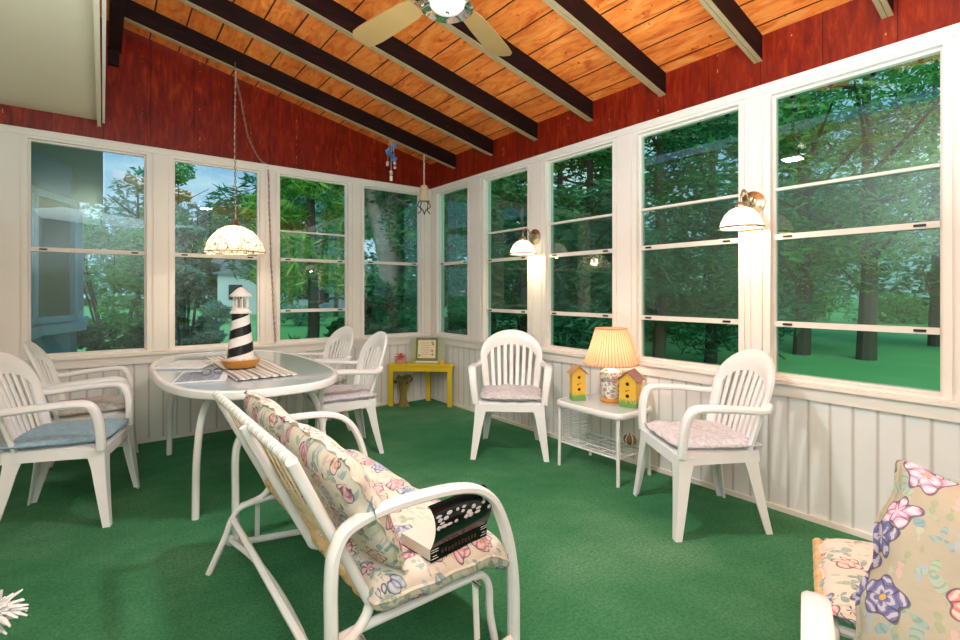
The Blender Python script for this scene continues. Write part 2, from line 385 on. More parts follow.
def pillow_mb(w, d, h, p=4, nx=22, ny=18, tuft=None, wob=.0, seed=1, corner=.35, bend=None, lift=0):
    """soft pad, centred, resting on z=0"""
    r_ = np.random.default_rng(seed); ph = r_.uniform(0, 6, 8); mb = MB()
    def P(u, v, side):
        su = u*math.sqrt(max(0, 1-corner*v*v*.5*abs(v))); sv = v*math.sqrt(max(0, 1-corner*u*u*.5*abs(u)))
        e = (max(0, 1-abs(u)**p)*max(0, 1-abs(v)**p))**.5
        x = su*w/2; y = sv*d/2
        x += wob*.5*math.sin(9*v+ph[0])*abs(u)**3; y += wob*.5*math.sin(11*u+ph[1])*abs(v)**3
        z = h/2 + side*h/2*e
        if side > 0:
            z += wob*(math.sin(7*u+ph[2])*math.sin(6*v+ph[3])+.5*math.sin(15*u+5*v+ph[4]))*.5*e
            if tuft:
                for (tu, tv) in tuft: z -= h*.42*math.exp(-(((u-tu)*w/2)**2+((v-tv)*d/2)**2)/.0022)
        else: z = max(z, 0)*1.0
        if bend: x, y, z = bend(x, y, z)
        return (x, y, z+lift)
    us = [math.sin(PI/2*(2*i/nx-1)) for i in range(nx+1)]; vv = [math.sin(PI/2*(2*j/ny-1)) for j in range(ny+1)]
    top = [P(u, v, 1) for v in vv for u in us]; bot = [P(u, v, -1) for v in vv for u in us]
    k = nx+1; F = []; o = len(top)
    for j in range(ny):
        for i in range(nx):
            a = j*k+i; F.append((a, a+1, a+k+1, a+k)); F.append((o+a, o+a+k, o+a+k+1, o+a+1))
    mb.add(top+bot, F)
    edge = [j*0+i for i in range(k)]+[j*k+nx for j in range(1, ny+1)]+[ny*k+i for i in range(nx-1, -1, -1)]+[j*k for j in range(ny-1, 0, -1)]
    n = len(edge); mb.f += [(edge[i], o+edge[i], o+edge[(i+1) % n], edge[(i+1) % n]) for i in range(n)]
    mb.edge = [mb.v[e] for e in edge]
    return mb

# ------------------------------------------------------------------ room structure
XR, YB = 2.99, 4.78; ZS, ZT = .69, 2.39          # window wall, back wall, sill, head
SL = .218
def zc(x): return 2.69+SL*(XR-x)                  # underside of the roof boards
def sbox(name, lo, hi, mat, parent=None, sm=False, bev=0):
    mb = MB(); mb.box([(a+b)/2 for a, b in zip(lo, hi)], [b-a for a, b in zip(lo, hi)], bev=bev)
    o = mb.build(name, mat, parent, sm)
    if not parent: struct(o)
    return o
YN = -2.2
sbox('floor', (-.85, YN, -.12), (XR+.14, YB+.14, 0), mCarpet)
wr = sbox('wall_right', (XR, YN, 0), (XR+.12, YB+.12, ZS), mWainY)
sbox('upper_panel', (XR-.003, YN, ZT), (XR+.12, YB+.12, 2.80), mRedY, wr)
wb = sbox('wall_back', (-.85, YB, 0), (XR, YB+.12, ZS), mWainX)
g = MB(); zl = zc(-.85)
poly = [(-.85, ZT), (XR, ZT), (XR, zc(XR)+.03), (-.85, zl+.03)]
g.add([(x, YB-.003, z) for x, z in poly]+[(x, YB+.12, z) for x, z in poly], [(0, 1, 2, 3), (7, 6, 5, 4), (0, 4, 5, 1), (1, 5, 6, 2), (2, 6, 7, 3), (3, 7, 4, 0)])
g.build('upper_panel', mRedX, wb, False)
sbox('wall_left', (-.97, YN, 0), (-.85, YB+.12, 2.56), mWhitePaint)
sbox('wall_front', (-.97, YN-.12, 0), (XR+.12, YN, 3.6), mWhitePaint)
mb = MB(); x0, x1 = -.97, XR+.12
mb.add([(x, y, zc(x)+dz) for x in (x0, x1) for y in (YN-.1, YB+.12) for dz in (0, .06)], [(0, 2, 6, 4), (1, 5, 7, 3), (0, 4, 5, 1), (2, 3, 7, 6), (0, 1, 3, 2), (4, 6, 7, 5)])
struct(mb.build('ceiling', mCeil, None, False))
# white house soffit over the left edge of the porch and beyond, with its fascia
so = sbox('trim_8', (-1.6, YN, 2.545), (-.03, YB-.004, 2.60), mSoffit)
sbox('trim_1', (-.035, YN, 2.50), (-.012, YB-.004, 2.66), mSoffit)
sbox('trim_2', (-.004, YN, 2.53), (.012, YB-.004, 3.0), mCream)
sbox('trim_3', (.035, YN, 3.10), (.115, YB-.004, 3.31), mRafter)
sbox('trim_4', (.03, YB-.05, 2.99), (.10, YB-.004, 3.12), mRafter)
sbox('trim_5', (-1.6, YB+.13, 2.545), (.0, 9.3, 2.60), M('outer_soffit', '#9fae9c', .6))
# outer overhang beyond the right wall
sbox('trim_6', (XR+.12, YN, 2.44), (3.42, YB+.5, 2.50), M('outer_eave', '#8fa888', .6))
mb = MB()
for i in range(34): mb.box((3.39, -2+i*.2, 2.432), (.03, .02, .018))
e = mb.build('trim_7', mDarkMetal); struct(e)

# rafters
RY = [4.30, 3.67, 3.06, 2.455, 1.84, 1.235, .65, .04]
for i, y in enumerate(RY):
    t = thing('rafter', ['dark roof rafter nearest the back windows', 'dark roof rafter second from the back windows', 'dark roof rafter third from the back windows', 'dark roof rafter just behind the ceiling fan', 'dark roof rafter above the table lamp, in front of the fan', 'dark roof rafter ending above the right wall lamp', 'dark roof rafter ending above the widest window', 'dark roof rafter nearest the camera'][i] if i < 8 else 'dark roof rafter behind the camera', 'rafter')
    xa, xb = .12, XR-.004; w = .045; h = .142
    mb = MB(); V = [(x, y+s_*w/2, zc(x)-dz) for x in (xa, xb) for s_ in (-1, 1) for dz in (0.0, h)]
    mb.add(V, [(0, 4, 5, 1), (2, 3, 7, 6), (1, 5, 7, 3), (0, 2, 6, 4), (0, 1, 3, 2), (4, 6, 7, 5)])
    mb.build('timber', mRafter, t, False)
    mb = MB()
    for off in (-.012, .012):
        V = [(x, y+off+s_*.0105, zc(x)-h-dz) for x in (xa, xb) for s_ in (-1, 1) for dz in (0, .006)]
        mb.add(V, [(0, 4, 5, 1), (2, 3, 7, 6), (1, 5, 7, 3), (0, 2, 6, 4), (0, 1, 3, 2), (4, 6, 7, 5)])
    mb.build('edge_bead', mBead, t, False)

# window bays.  axis 'x' = back wall, 'y' = right wall
def bx(axis, u0, u1, q0, q1, z0, z1, mb):
    """u along the wall, q = distance into the room (positive) from the wall face"""
    if axis == 'x': lo, hi = (u0, YB-q1, z0), (u1, YB-q0, z1)
    else: lo, hi = (XR-q1, u0, z0), (XR-q0, u1, z1)
    mb.box([(a+b)/2 for a, b in zip(lo, hi)], [b-a for a, b in zip(lo, hi)])
def window(i, axis, a, b, rails, glassU, glassL, bottom=None):
    mb = MB()
    f = .032
    bx(axis, a-f, a, -.09, .008, ZS+.045, ZT-.01, mb); bx(axis, b, b+f, -.09, .008, ZS+.045, ZT-.01, mb)
    bx(axis, a, b, -.09, .008, 2.335, ZT-.01, mb); bx(axis, a, b, -.09, .004, ZS+.02, .75, mb)
    fr = struct(mb.build('window_%d' % i, mCream, None, False))
    mb = MB(); t = .014
    bx(axis, a, a+t, -.065, -.03, .75, 2.335, mb); bx(axis, b-t, b, -.065, -.03, .75, 2.335, mb); bx(axis, a+t, b-t, -.065, -.03, 2.322, 2.335, mb); bx(axis, a+t, b-t, -.065, -.03, .75, .762, mb)
    mb.build('sash', mAlu, fr, False)
    for z, h in rails:
        mb = MB(); bx(axis, a+t, b-t, -.07, -.022, z-h/2, z+h/2, mb); mb.build('rail', mAlu, fr, False)
        if h > .02:
            mb = MB()
            for c in (a+.06, b-.10): bx(axis, c, c+.045, -.022, -.016, z-.006, z+.006, mb)
            mb.build('latch', mDarkMetal, fr, False)
    zs = [.762] + sorted(z for z, h in rails) + [2.322]
    for k in range(len(zs)-1):
        mat = glassL if zs[k+1] < 1.85 else glassU
        if len(zs) == 5 and k == 0: mat = bottom
        mb = MB(); bx(axis, a+t, b-t, -.052, -.048, zs[k]+.006, zs[k+1]-.006, mb)
        o = mb.build('pane', mat, fr, False)
four = [(1.80, .016), (1.53, .030), (1.04, .030)]; two = [(1.535, .032)]
LW = [(-.43, .28, two), (.465, 1.142, two), (1.315, 1.989, four), (2.164, 2.856, two)]
RW = [(4.062, 4.654, two), (3.162, 3.80, four), (2.249, 2.94, four), (1.344, 2.044, four), (.455, 1.17, four), (-.45, .26, four), (-1.36, -.65, four)]
n = 0
for a, b, r_ in LW: n += 1; window(n, 'x', a, b, r_, mGlassL, mGlassL, mScreen)
for a, b, r_ in RW: n += 1; window(n, 'y', a, b, r_, mGlassR, mGlassD, mScreen)
def posts(axis, wins, lo, hi, start):
    f = .032; ed = [lo] + [q for a, b, _ in sorted(wins) for q in (a-f, b+f)] + [hi]
    for k in range(0, len(ed), 2):
        mb = MB(); bx(axis, ed[k], ed[k+1], -.12, 0, ZS, ZT, mb)
        if ed[k+1]-ed[k] > .03:
            bx(axis, ed[k]+.012, ed[k+1]-.012, 0, .010, ZS+.05, ZT-.02, mb)
        struct(mb.build('trim_%d' % start, mCream, None, False)); start += 1
    return start
k = posts('x', LW, -.85, XR, 10); k = posts('y', RW, YN, YB, k)
for axis, lo, hi in (('x', -.85, XR-.0), ('y', YN, YB)):
    mb = MB(); bx(axis, lo, hi, 0, .022, 2.352, 2.385, mb); bx(axis, lo, hi, 0, .030, 2.385, 2.398, mb); struct(mb.build('trim_%d' % k, mCream, None, False)); k += 1
    mb = MB(); bx(axis, lo, hi, 0, .040, ZS+.022, ZS+.045, mb); bx(axis, lo, hi, 0, .02, ZS-.045, ZS+.022, mb); struct(mb.build('trim_%d' % k, mCream, None, False)); k += 1
    mb = MB(); bx(axis, lo, hi, 0, .014, 0, .028, mb); struct(mb.build('baseboard_back' if axis == 'x' else 'baseboard_right', mCream, None, False))
# ------------------------------------------------------------------ outdoors
GZ = -.45
fwd = Vector((math.sin(YAW), math.cos(YAW), 0)); rgt = Vector((math.cos(YAW), -math.sin(YAW), 0))
def at(px, d): p = fwd*d + rgt*((px-480)/486.6*d); return p.x, p.y          # ground spot seen at image column px, d metres out
def mk_grass():
    k = NT('lawn_grass'); v = k.coord(); a = k.noise(v, .35, 4, .6); b = k.noise(v, 30, 3, .7)
    c = k.ramp(a, [(.3, '#6cba74'), (.55, '#86cf82'), (.75, '#a4dc92')]); c = k.mix(k.math('MULTIPLY', b, .5), c, '#3c8048')
    k.l(c, k.b.inputs['Base Color']); k.b.inputs['Roughness'].default_value = .9; k.bump(b, .6, .03); return k.m
mGrass = mk_grass()
mb = MB(); mb.box((20, 25, GZ-.3), (260, 260, .6)); lawn = mb.build('lawn', mGrass, None, False); struct(lawn)
def leafmat(name, a, b, tr=.35):
    k = NT(name); k.t.nodes.remove(k.b)
    oi = k.n('NewGeometry'); c = k.mix(oi.outputs['Random Per Island'], a, b)
    df = k.n('BsdfDiffuse'); k.l(c, df.inputs[0]); tl = k.n('BsdfTranslucent'); k.l(c, tl.inputs[0])
    m = k.n('MixShader'); m.inputs[0].default_value = tr; k.l(df.outputs[0], m.inputs[1]); k.l(tl.outputs[0], m.inputs[2]); k.l(m.outputs[0], k.o.inputs[0]); return k.m
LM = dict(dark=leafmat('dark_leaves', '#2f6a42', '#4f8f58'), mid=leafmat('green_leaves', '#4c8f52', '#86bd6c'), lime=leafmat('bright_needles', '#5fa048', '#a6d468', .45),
          blue=leafmat('blue_green_leaves', '#5a8f7a', '#8fbaa2'), pine=leafmat('pine_needles', '#3a6f52', '#5f9670'))
mBark = M('grey_bark', '#8d8276', .9, var=.35, vscale=9, bump=.8, bscale=14)
mBarkD = M('brown_bark', '#5e5348', .9, var=.3, vscale=9, bump=.8, bscale=14)
def leaves(blobs, n, size, stretch=1.0, droop=0.0, seed=0):
    r_ = np.random.default_rng(seed); B = np.array(blobs, float); w = B[:, 3]**2; w /= w.sum()
    idx = r_.choice(len(B), n, p=w); d = r_.normal(size=(n, 3)); d /= np.linalg.norm(d, axis=1)[:, None]
    rr = r_.uniform(.55, 1.05, n)**.7
    c = B[idx, :3] + d*(B[idx, 3]*rr)[:, None]*np.array([1, 1, .72])
    a = r_.normal(size=(n, 3)); a[:, 2] = a[:, 2]*.5 - droop; a /= np.linalg.norm(a, axis=1)[:, None]
    b = np.cross(a, r_.normal(size=(n, 3))); b /= np.linalg.norm(b, axis=1)[:, None]
    s_ = r_.uniform(.6, 1.3, n)[:, None]*size; L = a*s_*stretch; W = b*s_*.5/max(1, stretch**.3)
    v = np.stack([c-L*.5, c+W*.5, c+L*.5, c-W*.5], 1).reshape(-1, 3)
    f = np.arange(n*4).reshape(-1, 4)
    return v, f
def leafobj(name, mat, parent, *a, **k):
    v, f = leaves(*a, **k); me = bpy.data.meshes.new(name); me.from_pydata(v.tolist(), [], f.tolist()); me.materials.append(mat)
    o = bpy.data.objects.new(name, me); COL.objects.link(o); o.parent = parent; return o
def crown_blobs(H, R_, base, n, seed, shape='round'):
    r_ = random.Random(seed); out = []
    for i in range(n):
        t = r_.random(); z = base+(H-base)*t
        if shape == 'cone': q = R_*(1-t*.85)
        else: q = R_*(math.sin(PI*(.12+.82*t))**.6)
        a = r_.uniform(0, 2*PI); rad = q*r_.uniform(.25, .95); out.append((rad*math.cos(a), rad*math.sin(a), z, R_*r_.uniform(.2, .38)))
    return out
def tree(px, d, H, R_, base, mat, label, cat='tree', name='tree', trunk=.14, shape='round', n=5000, size=.22, nb=34, seed=1, lean=0, bark=None, stretch=1.4, droop=0, group=None):
    x, y = at(px, d); t = thing(name, label, cat, (x, y, GZ), 0, group)
    mb = MB(); r_ = random.Random(seed+50)
    if trunk:
        P = [(lean*z/H+.05*math.sin(z*1.3), .04*math.cos(z), z) for z in np.linspace(-.1, H*.92, 9)]
        mb.tube(P, [trunk*(1.15-.9*i/8) for i in range(9)], 9)
        for i in range(9):
            z = base*.8+(H*.85-base*.8)*i/9; a = r_.uniform(0, 2*PI); L = R_*.8*(1 if shape == 'round' else (1-z/H)+.15)
            mb.tube([(lean*z/H, 0, z), (L*.5*math.cos(a), L*.5*math.sin(a), z+L*.18), (L*math.cos(a), L*math.sin(a), z+L*(.4 if shape == 'round' else -.05))], [trunk*.4, trunk*.25, .02], 6, sm=3)
        mb.build('trunk', bark or mBarkD, t)
    leafobj('foliage', LM[mat], t, crown_blobs(H, R_, base, nb, seed, shape), n, size, stretch, droop, seed)
    return t
def shrub(px, d, H, R_, mat, label, n=2600, size=.12, seed=1, nb=16, name='shrub', group=None):
    x, y = at(px, d); t = thing(name, label, 'shrub', (x, y, GZ), 0, group); mb = MB(); r_ = random.Random(seed)
    for i in range(7):
        a = r_.uniform(0, 2*PI); mb.tube([(0.05*math.cos(a), .05*math.sin(a), -.05), (R_*.3*math.cos(a), R_*.3*math.sin(a), H*.5), (R_*.6*math.cos(a), R_*.6*math.sin(a), H*.9)], [.03, .02, .008], 5, sm=3)
    mb.build('stems', mBarkD, t)
    leafobj('foliage', LM[mat], t, crown_blobs(H, R_, H*.12, nb, seed), n, size, 1.4, 0, seed); return t
# behind the back windows
shrub(112, 9.2, 2.9, 1.15, 'mid', 'leafy green shrub outside the leftmost window', n=7500, size=.11, seed=3, nb=26)
shrub(128, 6.9, 1.15, .75, 'dark', 'low dark shrub at the foot of the leftmost window', n=3200, size=.09, seed=4)
shrub(184, 8.6, 2.9, .62, 'blue', 'tall open shrub outside the window behind the pendant lamp', n=5200, size=.12, seed=5, nb=22)
shrub(216, 26, 1.0, 1.0, 'blue', 'rounded shrub on the lawn behind the striped lighthouse', n=4200, size=.13, seed=6, nb=20)
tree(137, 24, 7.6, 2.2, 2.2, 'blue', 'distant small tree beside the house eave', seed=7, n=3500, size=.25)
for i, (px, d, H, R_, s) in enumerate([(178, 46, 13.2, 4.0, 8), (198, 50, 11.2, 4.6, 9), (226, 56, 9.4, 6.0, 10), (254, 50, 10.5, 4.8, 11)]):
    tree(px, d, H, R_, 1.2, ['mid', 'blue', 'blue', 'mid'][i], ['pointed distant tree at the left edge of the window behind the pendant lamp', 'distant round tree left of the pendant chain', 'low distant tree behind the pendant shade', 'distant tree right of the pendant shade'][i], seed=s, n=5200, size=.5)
t = tree(312, 10.5, 8.6, 1.35, 1.7, 'lime', 'bright green drooping conifer outside the third back window', name='conifer', shape='cone', n=9500, size=.12, nb=60, seed=12, stretch=2.8, droop=.5, trunk=.12)
tree(290, 30, 17, 4.2, 3.0, 'pine', 'dark pine left of the bright drooping conifer', name='pine_tree', seed=13, n=6500, size=.32, stretch=2.5)
tree(336, 33, 17, 4.4, 2.4, 'mid', 'leafy tree right of the bright drooping conifer', seed=14, n=6500, size=.36)
tree(356, 44, 18, 5.0, 1.4, 'blue', 'blue green tree far behind the drooping conifer', seed=15, n=5000, size=.3)
# big forked tree
x, y = at(391, 11); t = thing('tree', 'big forked grey-barked tree outside the corner back window', 'tree', (x, y, GZ))
mb = MB(); mb.tube([(0, 0, -.1), (.0, .05, 1.3), (-.05, 0, 2.4), (-.35, .2, 4.0), (-.6, .3, 7.5)], [.34, .27, .25, .2, .12], 12, sm=4)
mb.tube([(-.02, 0, 2.0), (.35, -.1, 2.9), (.9, -.25, 3.9), (1.5, -.3, 4.9)], [.2, .15, .11, .07], 10, sm=4)
mb.tube([(-.1, 0, 2.3), (.12, .1, 4.2), (.2, .2, 7)], [.2, .16, .09], 10, sm=4); mb.build('trunk', mBark, t)
leafobj('foliage', LM['mid'], t, [(a, b, c, r_) for a, b, c, r_ in [(-1.2, 0, 5.4, .9), (.6, .3, 5.8, 1.2), (1.6, 0, 5.0, .8), (2.2, -.4, 4.2, .5), (-.6, .4, 6.8, 1.4), (-1.6, .2, 4.4, .5)]], 4200, .2, 1.4, 0, 21)
for i, (px, d, H, R_, s) in enumerate([(372, 7.8, 1.75, .75, 31), (398, 8.2, 1.55, .8, 32), (420, 7.5, 1.75, .7, 33)]):
    shrub(px, d, H, R_, 'dark', ['glossy dark shrub at the left of the corner back window', 'glossy dark shrub under the forked tree trunk', 'glossy dark shrub nearest the room corner'][i], n=5200, size=.12, seed=s, nb=22)
tree(402, 20, 12, 3.2, 1.6, 'blue', 'blue green tree behind the forked trunk', seed=34, n=6000, size=.3)
tree(428, 17, 11, 2.6, 1.0, 'mid', 'leafy tree seen past the room corner', seed=35, n=6000, size=.26)
# beyond the right windows
spec = [(452, 10.5, 7.6, 1.7, .4, 'dark', 'dark leafy tree outside the narrow window by the corner', 'tree', 'round'),
        (492, 15, 12, 2.3, 3.4, 'mid', 'tall thin-crowned tree above the left wall lamp', 'tree', 'round'),
        (522, 9.5, 3.6, 1.5, .2, 'dark', 'dark broad bush behind the left wall lamp', 'tree', 'round'),
        (560, 17, 13, 2.4, 3.6, 'pine', 'tall pine with bare stem behind the middle right window', 'pine_tree', 'round'),
        (590, 14, 11, 2.0, 3.0, 'mid', 'slender leafy tree behind the middle right window', 'tree', 'round'),
        (583, 10, 3.6, 1.7, .2, 'pine', 'dark spreading evergreen low behind the middle right window', 'evergreen', 'round'),
        (625, 19, 13, 3.2, .8, 'mid', 'broad tree seen between the two lamps', 'tree', 'round'),
        (660, 10.5, 8.0, 1.9, .9, 'dark', 'dark tree behind the peach table lamp', 'tree', 'round'),
        (712, 11.5, 8.6, 2.0, .5, 'pine', 'dense dark spruce left of the right wall lamp', 'spruce', 'cone'),
        (755, 17, 12, 3.0, .9, 'dark', 'dark tree behind the right wall lamp', 'tree', 'round'),
        (803, 13, 10.5, 2.9, 2.2, 'mid', 'spreading tree with a plain dark trunk left in the widest window', 'tree', 'round'),
        (868, 12, 9.6, 3.0, 2.0, 'mid', 'spreading tree with the thickest dark trunk in the widest window', 'tree', 'round'),
        (935, 15, 11, 3.2, 1.6, 'dark', 'dark tree at the right edge of the widest window', 'tree', 'round'),
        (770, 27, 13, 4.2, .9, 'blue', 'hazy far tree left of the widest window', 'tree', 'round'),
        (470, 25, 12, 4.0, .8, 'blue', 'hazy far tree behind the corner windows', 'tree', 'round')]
for i, (px, d, H, R_, b, m_, lab, cat, sh) in enumerate(spec):
    tree(px, d, H, R_, b, m_, lab, cat='tree', name=cat, seed=60+i, shape=sh, n=11000 if d < 16 else 6500, size=.12 if d < 12.5 else (.18 if d < 20 else .3), trunk=.19 if 'trunk' in lab else .13, stretch=2.2 if 'pine' in m_ else 1.4, nb=44)
for i, (px, d, H, R_, m_) in enumerate([(560, 21, 1.9, 1.8, 'dark'), (640, 21, 2.0, 2.2, 'dark'), (720, 22, 1.7, 2.0, 'mid'), (812, 27, 1.6, 2.4, 'mid'), (905, 26, 1.5, 2.2, 'mid')]):
    shrub(px, d, H, R_, m_, ['wide dark bush low behind the middle right window', 'wide dark bush beyond the peach table lamp', 'green bush at the foot of the spruce', 'pale green bush behind the left trunk of the widest window', 'pale green bush right of the thickest trunk'][i], n=2600, size=.2, seed=90+i)
mb = MB()
# far woods: continuous band behind everything
bl = []
for i in range(170):
    px = -700+i*17; d = 58+6*math.sin(i*1.7); x, y = at(max(min(px, 2100), -900), d)
    for z in (1.2, 3.4, 5.6 if px > 260 else 3.6): bl.append((x, y, GZ+z, 3.2))
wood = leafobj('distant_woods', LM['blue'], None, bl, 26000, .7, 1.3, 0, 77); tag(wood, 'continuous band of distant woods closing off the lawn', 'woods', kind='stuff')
# tall ornamental grass under the third back window
bl = [(*at(px, 7.6), GZ+.35, .32) for px in range(288, 346, 7)]
g_ = leafobj('ornamental_grass', leafmat('grass_blades', '#3f7a4c', '#7fae86'), None, bl, 2600, .26, 3.2, -1.5, 78); tag(g_, 'spiky ornamental grass below the third back window', 'grass', kind='stuff')
# flower bed and far white house
shrub(300, 24, 1.0, 1.3, 'blue', 'grey green flowering bed on the far lawn', n=1500, size=.14, seed=99)
mPaleHouse = M('pale_siding', '#cfd6da', .7); mRoofG = M('grey_shingles', '#6f7678', .8); mWin = M('dark_pane', '#2c3b44', .2)
def house(px, d, w, dd, h, label, rz):
    x, y = at(px, d); t = thing('house', label, 'house', (x, y, GZ), rz)
    MB().box((0, 0, h/2), (w, dd, h)).build('wall', mPaleHouse, t, False)
    mb = MB(); mb.add([(-w/2-.3, -dd/2-.3, h), (w/2+.3, -dd/2-.3, h), (w/2+.3, dd/2+.3, h), (-w/2-.3, dd/2+.3, h), (-w/2-.3, 0, h+dd*.3), (w/2+.3, 0, h+dd*.3)], [(0, 1, 5, 4), (2, 3, 4, 5), (0, 4, 3), (1, 2, 5), (0, 3, 2, 1)]); mb.build('roof', mRoofG, t, False)
    for k in range(3):
        f = MB().box((-w/3+k*w/3, -dd/2-.02, h*.55), (.9, .06, 1.1)).build('window', mWin, t, False)
house(268, 40, 7, 7, 3.0, 'pale distant house right of the pendant lamp', R(-12))
house(342, 45, 7, 5, 2.4, 'low white outbuilding beyond the bright conifer', R(-5))
# house wing with the bay window seen through the first window
mBlueSide = M('blue_grey_siding', '#7c9db3', .6); mBayTrim = M('pale_blue_trim', '#a9c6cf', .5)
t = thing('bay_window_wing', 'blue house wing with an angled bay window outside the leftmost window', 'house', (0, 0, GZ))
bay = [(-1.6, 4.95), (-.62, 4.95), (-.56, 6.05), (-.27, 6.68), (-.27, 8.3), (-.9, 9.0), (-1.6, 9.0)]
MB().prism(bay, 0, 2.55-GZ).build('wall', mBlueSide, t, False)
def bayw(p, q, z0, z1):
    p = Vector((*p, 0)); q = Vector((*q, 0)); dr = (q-p).normalized(); nn = Vector((dr.y, -dr.x, 0)); c = (p+q)/2; L = (q-p).length; an = math.atan2(dr.y, dr.x)
    f = MB()
    for (u, z, w_, h_) in ((-L/2+.03, (z0+z1)/2, .06, z1-z0), (L/2-.03, (z0+z1)/2, .06, z1-z0), (0, z0+.03, L, .06), (0, z1-.03, L, .06)):
        f.box(c+dr*u+nn*.03+Vector((0, 0, z-GZ)), (w_, .08, h_), an)
    f.box(c+nn*.05+Vector((0, 0, z0-.06-GZ)), (L+.12, .14, .09), an)
    o = f.build('window', mBayTrim, t, False)
    g1 = MB().box(c+nn*.012+Vector((0, 0, (z0+z1)/2-GZ)), (L-.1, .02, z1-z0-.1), an).build('pane', mWarm, o, False)
mWarm = mk_frost('bay_window_pane', '#5d5a40', .08)
bayw((-.56, 6.05), (-.27, 6.68), .92, 2.18); bayw((-.62, 4.98), (-.56, 6.02), .92, 2.18); bayw((-.27, 6.76), (-.27, 8.2), .92, 2.18)
# white shutter-like air vent box in the yard and lawn furniture
mLawnChair = M('black_lawn_chair', '#1e2422', .5)
t = thing('garden_chair', 'black garden chair on the lawn seen past the lighthouse', 'chair', (*at(281, 7.4), GZ), R(200))
MB().box((0, 0, .34), (.55, .5, .04), R(0)).build('seat', mLawnChair, t, False)
mb = MB()
for k in range(5): mb.box((-.22+k*.11, .28, .66-.02*abs(k-2)), (.09, .025, .68-.04*abs(k-2)), Matrix.Rotation(R(-16), 3, 'X'))
mb.build('backrest', mLawnChair, t, False)
for sx in (-1, 1):
    MB().box((sx*.31, -.02, .56), (.1, .62, .025)).build('armrest', mLawnChair, t, False)
    for sy in (-.24, .22): MB().box((sx*.29, sy, .27), (.04, .07, .56)).build('leg', mLawnChair, t, False)
t = thing('garden_bench', 'low backless bench below the open shrub', 'bench', (*at(186, 7.2), GZ), R(10))
MB().box((0, 0, .42), (1.0, .3, .05)).build('seat', mLawnChair, t, False)
for sx in (-.4, .4): MB().box((sx, 0, .2), (.06, .26, .4)).build('leg', mLawnChair, t, False)

